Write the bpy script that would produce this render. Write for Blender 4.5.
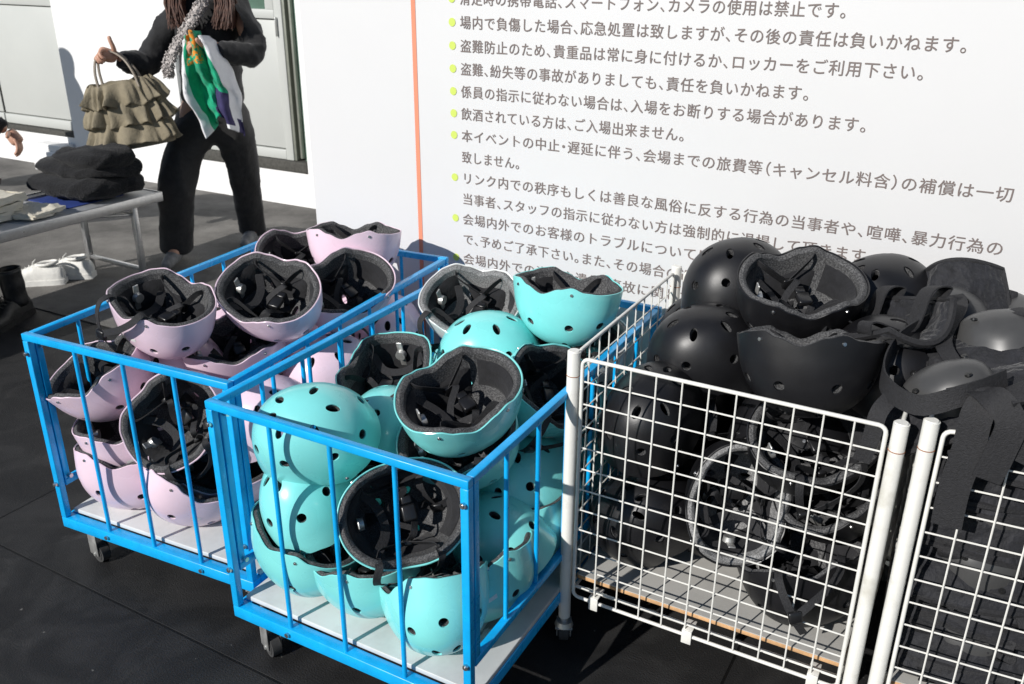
import bpy, bmesh, math, random
from math import sin, cos, pi, radians
from mathutils import Vector, Matrix, noise, Quaternion
for o in list(bpy.data.objects): bpy.data.objects.remove(o)
C = bpy.context.scene.collection
SC = bpy.context.scene
# ---------------------------------------------------------------- camera
cd = bpy.data.cameras.new('camera'); cam = bpy.data.objects.new('camera', cd); C.objects.link(cam)
cd.sensor_width = 36; cd.lens = 902.0*36/1024; cd.clip_end = 500; cd.clip_start = .02
F_ = Vector((0, .919, -.394)).normalized(); U_ = Vector((-.008, .394, .919)); R_ = F_.cross(U_).normalized(); U_ = R_.cross(F_)
m = Matrix.Identity(4)
for i in range(3): m[i][0] = R_[i]; m[i][1] = U_[i]; m[i][2] = -F_[i]; m[i][3] = (0, 0, 1.5)[i]
cam.matrix_world = m; SC.camera = cam
cd.dof.use_dof = True; cd.dof.focus_distance = 1.9; cd.dof.aperture_fstop = 9
# ---------------------------------------------------------------- sky and sun
AZ, EL = radians(226), radians(29)
w = bpy.data.worlds.new('World'); SC.world = w; w.use_nodes = True
nt = w.node_tree; sky = nt.nodes.new('ShaderNodeTexSky'); sky.sky_type = 'NISHITA'; sky.sun_disc = False
sky.sun_elevation = EL; sky.sun_rotation = AZ; sky.dust_density = .2; sky.ozone_density = 3
nt.links.new(sky.outputs[0], nt.nodes['Background'].inputs[0]); nt.nodes['Background'].inputs[1].default_value = .06
sl = bpy.data.lights.new('sun', 'SUN'); sl.energy = 4.4; sl.angle = radians(.5); sl.color = (1, .965, .92)
sun = bpy.data.objects.new('sun', sl); C.objects.link(sun)
sd = Vector((sin(AZ)*cos(EL), cos(AZ)*cos(EL), sin(EL)))
sun.rotation_euler = sd.to_track_quat('Z', 'Y').to_euler()
SC.view_settings.view_transform = 'Standard'; SC.view_settings.look = 'None'; SC.view_settings.gamma = 1
SC.view_settings.exposure = .04
SC.cycles.max_bounces = 8
# ---------------------------------------------------------------- materials
MAT = {}
def mat(name, col, rough=.5, metal=0, var=.0, scale=8, bump=0, bscale=60, coat=0, spec=.5, col2=None, thr=None, sheen=0, rvar=0, scuff=None, scs=30, sct=.70, scst=(1, 1, .25)):
    if name in MAT: return MAT[name]
    M = bpy.data.materials.new(name); M.use_nodes = True; n = M.node_tree.nodes; L = M.node_tree.links
    b = n['Principled BSDF']; b.inputs['Base Color'].default_value = (*col, 1); b.inputs['Roughness'].default_value = rough
    b.inputs['Metallic'].default_value = metal; b.inputs['Coat Weight'].default_value = coat; b.inputs['Coat Roughness'].default_value = .06
    b.inputs['Specular IOR Level'].default_value = spec
    if sheen: b.inputs['Sheen Weight'].default_value = sheen
    tc = n.new('ShaderNodeTexCoord')
    if var or col2:
        t = n.new('ShaderNodeTexNoise'); t.inputs['Scale'].default_value = scale; t.inputs['Detail'].default_value = 6; t.inputs['Roughness'].default_value = .65
        L.new(tc.outputs['Object'], t.inputs['Vector'])
        r = n.new('ShaderNodeValToRGB'); c2 = col2 or tuple(min(1, c*(1+var)) for c in col); c1 = col if col2 else tuple(c*(1-var) for c in col)
        lo, hi = thr or (.35, .65)
        r.color_ramp.elements[0].position = lo; r.color_ramp.elements[1].position = hi
        r.color_ramp.elements[0].color = (*c1, 1); r.color_ramp.elements[1].color = (*c2, 1)
        L.new(t.outputs['Fac'], r.inputs[0]); L.new(r.outputs[0], b.inputs['Base Color'])
    if rvar:
        t2 = n.new('ShaderNodeTexNoise'); t2.inputs['Scale'].default_value = scale*2.3; t2.inputs['Detail'].default_value = 8
        L.new(tc.outputs['Object'], t2.inputs['Vector'])
        mr = n.new('ShaderNodeMapRange'); mr.inputs['From Min'].default_value = .3; mr.inputs['From Max'].default_value = .7
        mr.inputs['To Min'].default_value = max(0, rough-rvar); mr.inputs['To Max'].default_value = rough+rvar
        L.new(t2.outputs['Fac'], mr.inputs['Value']); L.new(mr.outputs[0], b.inputs['Roughness'])
    if bump:
        t = n.new('ShaderNodeTexNoise'); t.inputs['Scale'].default_value = bscale; t.inputs['Detail'].default_value = 5
        L.new(tc.outputs['Object'], t.inputs['Vector'])
        bp = n.new('ShaderNodeBump'); bp.inputs['Strength'].default_value = bump; bp.inputs['Distance'].default_value = .01
        L.new(t.outputs['Fac'], bp.inputs['Height']); L.new(bp.outputs[0], b.inputs['Normal'])
    if scuff:
        mp = n.new('ShaderNodeMapping'); mp.inputs['Scale'].default_value = scst; mp.inputs['Rotation'].default_value = (.5, .7, .3); L.new(tc.outputs['Object'], mp.inputs[0])
        t = n.new('ShaderNodeTexNoise'); t.inputs['Scale'].default_value = scs; t.inputs['Detail'].default_value = 7; t.inputs['Roughness'].default_value = .7; L.new(mp.outputs[0], t.inputs['Vector'])
        mr = n.new('ShaderNodeMapRange'); mr.inputs['From Min'].default_value = sct; mr.inputs['From Max'].default_value = sct+.02; L.new(t.outputs['Fac'], mr.inputs['Value'])
        mx = n.new('ShaderNodeMix'); mx.data_type = 'RGBA'; L.new(mr.outputs[0], mx.inputs[0]); mx.inputs[7].default_value = (*scuff, 1)
        src = b.inputs['Base Color'].links
        if src: L.new(src[0].from_socket, mx.inputs[6])
        else: mx.inputs[6].default_value = (*col, 1)
        L.new(mx.outputs[2], b.inputs['Base Color'])
    MAT[name] = M; return M
blue = mat('blue_paint', (.004, .39, .82), .32, var=.12, scale=14, bump=.04, bscale=30, rvar=.1, scuff=(.10, .12, .16), scs=45, sct=.71)
wire = mat('white_coated_wire', (.78, .77, .72), .4, var=.06, scale=30, rvar=.1)
post = mat('white_post_paint', (.80, .79, .74), .45, var=.0, scale=9, col2=(.58, .56, .49), thr=(.55, .74), bump=.05, bscale=40, scuff=(.42, .30, .20), scs=55, sct=.73)
rust = mat('rust', (.30, .10, .03), .8, var=.3, scale=80)
pink = mat('pink_shell', (.80, .62, .72), .3, var=.05, scale=5, coat=.25, rvar=.06, scuff=(.34, .26, .30), scs=38, sct=.715)
teal = mat('teal_shell', (.23, .74, .725), .3, var=.05, scale=5, coat=.3, rvar=.06, scuff=(.5, .75, .74), scs=38, sct=.715)
whit = mat('white_shell', (.78, .80, .79), .3, var=.04, scale=5, coat=.25, rvar=.06)
blak = mat('black_shell', (.009, .009, .0105), .40, var=.15, scale=7, rvar=.05, bump=.02, bscale=300, scuff=(.09, .09, .09), scs=40, sct=.70)
foam = mat('foam_liner', (.03, .03, .032), .85, scale=330, col2=(.17, .17, .17), thr=(.42, .72), bump=.15, bscale=220)
foamg = mat('light_foam_liner', (.12, .12, .12), .85, scale=330, col2=(.34, .34, .34), thr=(.42, .66), bump=.15, bscale=220)
padm = mat('black_padding', (.012, .012, .014), .95, var=.3, scale=60, bump=.2, bscale=150, sheen=.1)
webb = mat('black_webbing', (.016, .016, .018), .75, var=.3, scale=200, bump=.3, bscale=400)
plas = mat('black_plastic', (.012, .012, .013), .3, var=.2, scale=30)
steel = mat('steel', (.55, .55, .55), .3, 1, var=.1, scale=40, rvar=.08)
zinc = mat('zinc_steel', (.62, .62, .60), .4, .75, var=.2, scale=30, rvar=.1)
tyre = mat('rubber_tyre', (.05, .05, .05), .7, var=.3, scale=40)
boardm = mat('white_board', (.62, .63, .62), .45, scale=6, col2=(.50, .51, .50), thr=(.45, .7), rvar=.08, scuff=(.22, .22, .21), scs=12, sct=.66, scst=(1, .2, 1))
boardg = mat('grey_board', (.50, .49, .46), .5, scale=6, col2=(.42, .41, .385), thr=(.45, .7), scuff=(.24, .23, .22), scs=12, sct=.67, scst=(.2, 1, 1))
ply = mat('plywood_edge', (.56, .33, .16), .7, var=.25, scale=30)
# helpers ---------------------------------------------------------------
def link(name, me, m=None, parent=None):
    o = bpy.data.objects.new(name, me); C.objects.link(o)
    if m is not None:
        for k in (m if isinstance(m, (list, tuple)) else [m]): me.materials.append(k)
    if parent: o.parent = parent
    return o
def tag(o, label=None, cat=None, group=None, kind=None):
    if label: o['label'] = label
    if cat: o['category'] = cat
    if group: o['group'] = group
    if kind: o['kind'] = kind
    return o
def empty(name, loc=(0, 0, 0), rz=0, **k):
    o = bpy.data.objects.new(name, None); C.objects.link(o); o.location = loc; o.rotation_euler = (0, 0, rz); o.empty_display_size = .1
    return tag(o, **k)
class MB:
    def __init__(s): s.bm = bmesh.new()
    def box(s, a, b, bev=0, M=None, mi=0):
        r = bmesh.ops.create_cube(s.bm, size=1)
        sc = [abs(b[i]-a[i]) for i in range(3)]; ce = [(a[i]+b[i])/2 for i in range(3)]
        T = Matrix.Translation(ce) @ Matrix.Diagonal((*sc, 1))
        if M is not None: T = M @ T
        bmesh.ops.transform(s.bm, matrix=T, verts=r['verts'])
        fs = {f for v in r['verts'] for f in v.link_faces}
        for f in fs: f.material_index = mi
        if bev:
            es = list({e for v in r['verts'] for e in v.link_edges})
            bmesh.ops.bevel(s.bm, geom=es, offset=bev, segments=2, affect='EDGES', profile=.5)
        return s
    def cyl(s, p, q, r, r2=None, seg=12, cap=True, mi=0):
        p, q = Vector(p), Vector(q); d = q-p
        T = Matrix.Translation((p+q)/2) @ d.to_track_quat('Z', 'Y').to_matrix().to_4x4()
        x = bmesh.ops.create_cone(s.bm, cap_ends=cap, segments=seg, radius1=r, radius2=r if r2 is None else r2, depth=d.length, matrix=T)
        for v in x['verts']:
            for f in v.link_faces:
                f.material_index = mi
                f.smooth = len(f.verts) == 4
        return s
    def sph(s, c, r, seg=10, mi=0):
        T = Matrix.Translation(c) @ Matrix.Diagonal((*(r if hasattr(r, '__len__') else (r, r, r)), 1))
        x = bmesh.ops.create_uvsphere(s.bm, u_segments=seg, v_segments=max(6, seg//2+2), radius=1, matrix=T)
        for v in x['verts']:
            for f in v.link_faces: f.smooth = True; f.material_index = mi
        return s
    def tube(s, pts, r, seg=8, closed=False):
        pts = [Vector(p) for p in pts]; n = len(pts); rings = []
        up = None
        for i in range(n):
            a = pts[(i-1) % n] if (closed or i) else pts[0]; b = pts[(i+1) % n] if (closed or i < n-1) else pts[-1]
            t = (b-a).normalized()
            if up is None: up = t.orthogonal().normalized()
            up = (up - t*up.dot(t)).normalized(); side = t.cross(up)
            rr = r[i] if hasattr(r, '__len__') else r
            rings.append([s.bm.verts.new(pts[i]+(up*cos(2*pi*k/seg)+side*sin(2*pi*k/seg))*rr) for k in range(seg)])
        for i in range(n if closed else n-1):
            A, B = rings[i], rings[(i+1) % n]
            for k in range(seg):
                f = s.bm.faces.new((A[k], A[(k+1) % seg], B[(k+1) % seg], B[k])); f.smooth = True
        if not closed:
            s.bm.faces.new(rings[0][::-1]); s.bm.faces.new(rings[-1])
        return s
    def grid(s, fn, nu, nv, mi=None, closeu=False, smooth=True):
        V = [[s.bm.verts.new(fn(i/(nu), j/(nv))) for j in range(nv+1)] for i in range(nu if closeu else nu+1)]
        for i in range(nu):
            for j in range(nv):
                A = V[i]; B = V[(i+1) % len(V)]
                f = s.bm.faces.new((A[j], B[j], B[j+1], A[j+1])); f.smooth = smooth
                if mi: f.material_index = mi(i/nu, j/nv)
        return s
    def ribbon(s, pts, w, wd, th=.0016):
        """flat strap through pts; wd = width direction hint (one or a list)"""
        pts = catmull([Vector(p) for p in pts], 6); n = len(pts)
        R = []
        for i in range(n):
            t = (pts[min(i+1, n-1)]-pts[max(i-1, 0)]).normalized()
            h = wd if not isinstance(wd, list) else Vector(wd[0]).lerp(Vector(wd[1]), i/(n-1))
            h = Vector(h); h = (h-t*h.dot(t))
            h = h.normalized() if h.length > 1e-4 else t.orthogonal().normalized()
            nn = t.cross(h)
            R.append([s.bm.verts.new(pts[i]+h*a*w/2+nn*b*th/2) for a, b in ((-1, -1), (1, -1), (1, 1), (-1, 1))])
        for i in range(n-1):
            for k in range(4):
                f = s.bm.faces.new((R[i][k], R[i][(k+1) % 4], R[i+1][(k+1) % 4], R[i+1][k])); f.smooth = k in (0, 2)
        s.bm.faces.new(R[0][::-1]); s.bm.faces.new(R[-1]); return s
    def mesh(s, name):
        bmesh.ops.recalc_face_normals(s.bm, faces=s.bm.faces)
        me = bpy.data.meshes.new(name); s.bm.to_mesh(me); s.bm.free(); me.set_sharp_from_angle(angle=radians(55)); return me
    def build(s, name, m=None, parent=None): return link(name, s.mesh(name), m, parent)
def catmull(P, n=6):
    if len(P) < 3: return [P[0].lerp(P[-1], i/n) for i in range(n+1)]
    Q = [P[0]*2-P[1]]+P+[P[-1]*2-P[-2]]; out = []
    for i in range(1, len(Q)-2):
        for k in range(n):
            t = k/n; a, b, c, d = Q[i-1:i+3]
            out.append(.5*((2*b)+(c-a)*t+(2*a-5*b+4*c-d)*t*t+(3*b-a-3*c+d)*t**3))
    out.append(P[-1].copy()); return out
def applied(o):
    dg = bpy.context.evaluated_depsgraph_get(); dg.update()
    me = bpy.data.meshes.new_from_object(o.evaluated_get(dg)); old = o.data; o.modifiers.clear(); o.data = me
    return o
def skin(chains, sub=2):
    """one continuous skinned surface; chains: lists of (x,y,z,r)"""
    bm = bmesh.new(); key = {}
    rad = []
    for ch in chains:
        prev = None
        for (x, y, z, r) in ch:
            k = (round(x, 4), round(y, 4), round(z, 4))
            if k not in key:
                key[k] = bm.verts.new((x, y, z)); rad.append(r)
            v = key[k]
            if prev is not None and prev is not v: bm.edges.new((prev, v))
            prev = v
    me = bpy.data.meshes.new('s'); bm.verts.index_update(); bm.to_mesh(me); bm.free()
    o = bpy.data.objects.new('s', me); C.objects.link(o)
    o.modifiers.new('k', 'SKIN'); 
    if not me.skin_vertices: 
        pass
    sv = me.skin_vertices[0].data
    for i, r in enumerate(rad):
        rr = r if hasattr(r, '__len__') else (r, r)
        sv[i].radius = rr; sv[i].use_root = (i == 0)
    mm = o.modifiers.new('s', 'SUBSURF'); mm.levels = sub; mm.render_levels = sub
    applied(o); me = o.data; bpy.data.objects.remove(o)
    for p_ in me.polygons: p_.use_smooth = True
    me.materials.clear()
    return me
def ruffle(me, amp, sc, seed=0, stretch=(1, 1, 1)):
    nn = [v.normal.copy() for v in me.vertices]
    for v, n_ in zip(me.vertices, nn):
        q = Vector((v.co.x*stretch[0], v.co.y*stretch[1], v.co.z*stretch[2]))*sc+Vector((seed*7.1, seed*3.3, 0))
        rg = max(0, 1-abs(noise.noise(q*1.7+Vector((3, 1, 2))))*3.2)**2
        v.co += n_*(noise.noise(q)*amp*.8+noise.noise(q*2.6)*amp*.35+(rg-.3)*amp*.55)
    me.update()
def joined(meshes):
    bm = bmesh.new()
    for k in meshes: bm.from_mesh(k)
    me = bpy.data.meshes.new('j'); bm.to_mesh(me); bm.free()
    for p_ in me.polygons: p_.use_smooth = True
    return me
# ---------------------------------------------------------------- ground
def ground_mat():
    M = bpy.data.materials.new('rubber_ground'); M.use_nodes = True; n = M.node_tree.nodes; L = M.node_tree.links; b = n['Principled BSDF']
    tc = n.new('ShaderNodeTexCoord'); mp = n.new('ShaderNodeMapping'); mp.inputs['Rotation'].default_value = (0, 0, radians(29.4)); mp.inputs['Location'].default_value = (.35, -.101, 0); L.new(tc.outputs['Object'], mp.inputs[0])
    big = n.new('ShaderNodeTexNoise'); big.inputs['Scale'].default_value = 1.1; big.inputs['Detail'].default_value = 8; L.new(mp.outputs[0], big.inputs['Vector'])
    fine = n.new('ShaderNodeTexNoise'); fine.inputs['Scale'].default_value = 240; fine.inputs['Detail'].default_value = 4; L.new(mp.outputs[0], fine.inputs['Vector'])
    st = n.new('ShaderNodeTexNoise'); st.inputs['Scale'].default_value = 5; st.inputs['Detail'].default_value = 12; st.inputs['Distortion'].default_value = 1.2; st.inputs['Roughness'].default_value = .75; L.new(mp.outputs[0], st.inputs['Vector'])
    br = n.new('ShaderNodeTexBrick'); br.offset = 0; br.inputs['Scale'].default_value = 1; br.inputs['Mortar Size'].default_value = .0035; br.inputs['Brick Width'].default_value = 2.0; br.inputs['Row Height'].default_value = 1.0; br.inputs['Mortar Smooth'].default_value = .3
    br.inputs['Color1'].default_value = (1, 1, 1, 1); br.inputs['Color2'].default_value = (.86, .86, .86, 1); br.inputs['Mortar'].default_value = (.15, .15, .15, 1)
    L.new(mp.outputs[0], br.inputs['Vector'])
    r = n.new('ShaderNodeValToRGB'); r.color_ramp.elements[0].position = .3; r.color_ramp.elements[1].position = .7
    r.color_ramp.elements[0].color = (.016, .016, .017, 1); r.color_ramp.elements[1].color = (.030, .0295, .029, 1); L.new(big.outputs['Fac'], r.inputs[0])
    r2 = n.new('ShaderNodeValToRGB'); r2.color_ramp.elements[0].position = .55; r2.color_ramp.elements[1].position = .8; r2.color_ramp.elements[0].color = (0, 0, 0, 1); r2.color_ramp.elements[1].color = (.035, .034, .031, 1); L.new(st.outputs['Fac'], r2.inputs[0])
    add = n.new('ShaderNodeMix'); add.data_type = 'RGBA'; add.blend_type = 'ADD'; add.inputs[0].default_value = 1; L.new(r.outputs[0], add.inputs[6]); L.new(r2.outputs[0], add.inputs[7])
    mu = n.new('ShaderNodeMix'); mu.data_type = 'RGBA'; mu.blend_type = 'MULTIPLY'; mu.inputs[0].default_value = 1; L.new(add.outputs[2], mu.inputs[6]); L.new(br.outputs['Color'], mu.inputs[7])
    gr = n.new('ShaderNodeTexNoise'); gr.inputs['Scale'].default_value = 42; gr.inputs['Detail'].default_value = 3; L.new(mp.outputs[0], gr.inputs['Vector'])
    g2 = n.new('ShaderNodeMapRange'); g2.inputs['From Min'].default_value = .74; g2.inputs['From Max'].default_value = .76; L.new(gr.outputs['Fac'], g2.inputs['Value'])
    wp = n.new('ShaderNodeTexNoise'); wp.inputs['Scale'].default_value = 3.2; wp.inputs['Detail'].default_value = 10; wp.inputs['Distortion'].default_value = 2.5; L.new(mp.outputs[0], wp.inputs['Vector'])
    w2 = n.new('ShaderNodeValToRGB'); w2.color_ramp.elements[0].position = .42; w2.color_ramp.elements[1].position = .62; w2.color_ramp.elements[0].color = (.7, .7, .7, 1); w2.color_ramp.elements[1].color = (1.25, 1.24, 1.22, 1); L.new(wp.outputs['Fac'], w2.inputs[0])
    m3 = n.new('ShaderNodeMix'); m3.data_type = 'RGBA'; m3.blend_type = 'MULTIPLY'; m3.inputs[0].default_value = 1; L.new(mu.outputs[2], m3.inputs[6]); L.new(w2.outputs[0], m3.inputs[7])
    m4 = n.new('ShaderNodeMix'); m4.data_type = 'RGBA'; L.new(g2.outputs[0], m4.inputs[0]); L.new(m3.outputs[2], m4.inputs[6]); m4.inputs[7].default_value = (.16, .155, .14, 1)
    L.new(m4.outputs[2], b.inputs['Base Color']); b.inputs['Roughness'].default_value = .62; b.inputs['Specular IOR Level'].default_value = .35
    bp = n.new('ShaderNodeBump'); bp.inputs['Strength'].default_value = .5; bp.inputs['Distance'].default_value = .004; L.new(fine.outputs['Fac'], bp.inputs['Height'])
    bp2 = n.new('ShaderNodeBump'); bp2.inputs['Strength'].default_value = .8; bp2.inputs['Distance'].default_value = .004; L.new(br.outputs['Color'], bp2.inputs['Height']); L.new(bp.outputs[0], bp2.inputs['Normal']); L.new(bp2.outputs[0], b.inputs['Normal'])
    return M
g = MB(); g.grid(lambda u, v: Vector((-60+120*u, -40+120*v, 0)), 1, 1); go = g.build('ground', ground_mat()); go['kind'] = 'structure'
go.location = (0, 0, 0)
# worn grey asphalt strip beyond the rubber mats, 4 mm above
asph = mat('worn_asphalt', (.095, .091, .085), .8, scale=3, col2=(.23, .22, .205), thr=(.35, .72), bump=.5, bscale=160, spec=.3)
YW = -.487
def frame(ox, oy, a): return Matrix.Translation((ox, oy, 0)) @ Matrix.Rotation(a, 4, 'Z')
WF = frame(-1.274, 5.628, YW)      # wall frame: +x right along the wall, -y towards the camera
g = MB(); g.grid(lambda u, v: WF @ Vector((-14+24*u, -2.0+2.45*v, .004)), 30, 4, smooth=False); a_ = g.build('asphalt_path', asph); a_['kind'] = 'structure'
# ---------------------------------------------------------------- prefab building behind
wallw = mat('white_wall_paint', (.86, .86, .85), .5, var=.015, scale=2)
doorw = mat('door_panel_paint', (.54, .555, .53), .45, scale=3, col2=(.52, .535, .51), thr=(.4, .7))
sill = mat('grey_sill', (.07, .068, .06), .8, var=.3, scale=60, bump=.3, bscale=200)
dark = mat('dark_gap', (.02, .022, .02), .5, var=.1, scale=5)
glas = mat('green_glass', (.10, .17, .13), .12, var=.2, scale=3)
alu = mat('aluminium_trim', (.40, .42, .36), .4, .6, var=.1, scale=20)
def wbox(mb, s0, s1, z0, z1, d0, d1, bev=0):   # d = distance in front of the wall plane
    return mb.box((s0, -d1, z0), (s1, -d0, z1), bev)
B = empty('prefab_building', (-1.274, 5.628, 0), YW, label='white prefabricated building with flush doors behind the person', cat='building')
mb = MB(); wbox(mb, -2.2, -1.065, 0, 3, -.1, 0); wbox(mb, -12, -2.2, 0, .243, -.1, -.012); wbox(mb, -1.065, -.02, 0, .22, -.1, 0); wbox(mb, -.02, 6, 0, 3, -.1, 0)
wbox(mb, -12, 6, 0, 3, -.5, -.12); wbox(mb, -12, -2.2, 2.3, 3, -.118, -.06); mb.build('wall', wallw, B)
mb = MB(); wbox(mb, -12, -2.205, .245, .28, -.1, .0, .003); mb.build('sill', sill, B)
mb = MB(); wbox(mb, -1.06, -.025, .222, .29, -.1, .004, .004); mb.build('sill', sill, B)
# left door leaves
for (s0, s1) in ((-3.02, -2.22), (-4.0, -3.035), (-5.0, -4.015)):
    mb = MB(); wbox(mb, s0, s1, .36, 1.14, -.1, -.05, .004); wbox(mb, s0, s1, .284, .352, -.1, -.04, .003); wbox(mb, s0, s1, 1.148, 1.24, -.1, -.04, .003); wbox(mb, s0, s1, 1.248, 2.2, -.1, -.05, .004)
    mb.build('door_panel', doorw, B)
mb = MB(); wbox(mb, -3.034, -3.021, .36, 1.1, -.1, -.044); mb.build('door_seal', dark, B)
# right sliding door
mb = MB(); wbox(mb, -1.05, -.205, .36, 1.13, -.1, -.03, .004); wbox(mb, -1.05, -.205, .292, .352, -.1, -.02, .003); wbox(mb, -1.05, -.205, 1.138, 1.19, -.1, -.02, .003)
wbox(mb, -1.05, -.43, 1.19, 2.2, -.1, -.03); wbox(mb, -.27, -.205, 1.19, 2.2, -.1, -.02, .003)
mb.build('door_panel', doorw, B)
mb = MB(); wbox(mb, -.43, -.27, 1.19, 2.2, -.08, -.05); mb.build('window_pane', glas, B)
mb = MB(); wbox(mb, -.2, -.14, .292, 2.2, -.1, -.015, .003); mb.build('door_frame', doorw, B)
mb = MB(); wbox(mb, -.183, -.176, 1.04, 1.15, -.02, .004, .002); mb.build('handle', zinc, B)
mb = MB(); wbox(mb, -.138, -.118, .292, 2.2, -.1, -.02, .003); wbox(mb, -.085, -.068, .31, 2.2, -.1, -.015, .003); mb.build('door_track', alu, B)
mb = MB(); wbox(mb, -.117, -.086, .3, 2.2, -.1, -.06); mb.build('door_gap', dark, B)
mb = MB(); wbox(mb, -.067, -.022, .292, 2.2, -.1, -.04); mb.build('window_pane', glas, B)
# step block below the left sill
st = MB(); wbox(st, -2.52, -2.22, .004, .15, .0, .14, .006); wbox(st, -2.515, -2.225, .152, .2, .0, .12, .006); tag(st.build('step_block', wallw), 'small white step block at the foot of the white wall', 'step'); bpy.data.objects['step_block'].matrix_world = WF
# ---------------------------------------------------------------- notice banner board with lettering
BF = frame(-.1752, 2.6839, YW)
bann = mat('banner_vinyl', (.67, .67, .67), .55, var=.012, scale=1.5, bump=.03, bscale=3)
ink = mat('grey_lettering', (.19, .155, .145), .6, var=.05, scale=5)
dotm = mat('lime_dot', (.58, .70, .13), .6, var=.04, scale=5)
redm = mat('coral_stripe', (.80, .27, .16), .6, var=.03, scale=5)
NB = empty('notice_board', (-.1752, 2.6839, 0), YW, label='large white notice board with grey Japanese rules, lime dots and a coral stripe', cat='notice board')
mb = MB(); mb.box((-.548, .0, .005), (3.2, .035, 2.3), .003); mb.build('board_panel', bann, NB)
mb = MB(); mb.grid(lambda u, v: Vector((-.137+.0145*u, -.0012, .02+2.26*v)), 1, 8, smooth=False); mb.build('stripe', redm, NB)
GL = {}
def glyph(ch):
    if ch not in GL:
        c = bpy.data.curves.new('t', 'FONT'); c.body = ch; c.size = 1; c.resolution_u = 3
        o = bpy.data.objects.new('t', c); C.objects.link(o); bpy.context.view_layer.update()
        GL[ch] = bpy.data.meshes.new_from_object(o.evaluated_get(bpy.context.evaluated_depsgraph_get()))
        bpy.data.objects.remove(o)
    return GL[ch]
ROWS = [(-1, .025, 1.072, '滑走時の携帯電話、スマートフォン、カメラの使用は禁止です。', 1),
 (0, .025, 1.335, '場内で負傷した場合、応急処置は致しますが、その後の責任は負いかねます。', 1),
 (1, .025, 1.258, '盗難防止のため、貴重品は常に身に付けるか、ロッカーをご利用下さい。', 1),
 (2, .025, 1.014, '盗難、紛失等の事故がありましても、責任を負いかねます。', 1),
 (3, .025, 1.154, '係員の指示に従わない場合は、入場をお断りする場合があります。', 1),
 (4, .025, .715, '飲酒されている方は、ご入場出来ません。', 1),
 (5, .025, 1.485, '本イベントの中止・遅延に伴う、会場までの旅費等（キャンセル料含）の補償は一切', 1),
 (6, .025, .235, '致しません。', 0),
 (7, .025, 1.49, 'リンク内での秩序もしくは善良な風俗に反する行為の当事者や、喧嘩、暴力行為の', 1),
 (8, .025, 1.218, '当事者、スタッフの指示に従わない方は強制的に退場して頂きます。', 0),
 (9, .025, 1.49, '会場内外でのお客様のトラブルについては、主催者は一切責任を負いかねますの', 1),
 (10, .025, 1.30, 'で、予めご了承下さい。また、その場合の返金や賠償等には応じかねます。', 0),
 (11, .025, 1.45, '会場内外での盗難や遺失、事故に関しては、主催者は一切責任を負いません。', 1)]
Z0, PT = 1.3262, .06275
for k, s0, s1, txt, dot in ROWS:
    zc = Z0-PT*k
    adv = [(.52 if c in '、。・（）' else 1.0) for c in txt]; s1 -= .012; cell = (s1-s0)/sum(adv); x = s0; V, Fc = [], []
    for c, a in zip(txt, adv):
        off = -.48*cell if c == '（' else (-.24*cell if c == '・' else 0); gm = glyph(c)
        for kk, (ox, oz) in enumerate(((0, 0), (.016, .004), (.008, .016))):      # three passes thicken the strokes
            n0 = len(V)
            V += [(x+off+(v.co.x+ox)*cell*.95, -.0015-.0001*kk, zc+(v.co.y+oz-.37)*.0375) for v in gm.vertices]
            Fc += [[n0+q for q in p_.vertices] for p_ in gm.polygons]
        x += cell*a
    me = bpy.data.meshes.new('text_line'); me.from_pydata(V, [], Fc); link('text_line', me, ink, NB)
    if dot:
        mb = MB(); r = .011; vs = [mb.bm.verts.new((r*cos(2*pi*i/24), -.0015, zc+r*1.05*sin(2*pi*i/24))) for i in range(24)]; mb.bm.faces.new(vs); mb.build('bullet', dotm, NB)
# ---------------------------------------------------------------- blue carts
CW, CD, ZB, ZT, TS = .627, .973, .117, .664, .0175
def caster(parent, x, y, rot, z=ZB):
    M = Matrix.Translation((x, y, 0)) @ Matrix.Rotation(rot, 4, 'Z')
    mb = MB(); r = .027
    mb.cyl((0, 0, z-.018), (0, 0, z), .009); mb.cyl((0, 0, z-.028), (0, 0, z-.016), .022, .018, 20)
    for s in (-1, 1): mb.box((-.012, s*.016-.0015, r-.004), (.026, s*.016+.0015, z-.026), .001)
    mb.box((-.02, -.0175, z-.03), (.02, .0175, z-.027), .001)
    mb.cyl((.012, -.02, r), (.012, .02, r), .005)
    bmesh.ops.transform(mb.bm, matrix=M, verts=mb.bm.verts); f = mb.build('caster', zinc, parent)
    mb = MB(); mb.cyl((.012, -.011, r), (.012, .011, r), r, seg=28); mb.cyl((.012, -.0125, r), (.012, .0125, r), r*.75, seg=28)
    bmesh.ops.transform(mb.bm, matrix=M, verts=mb.bm.verts); mb.build('wheel', tyre, f)
    return f
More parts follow.
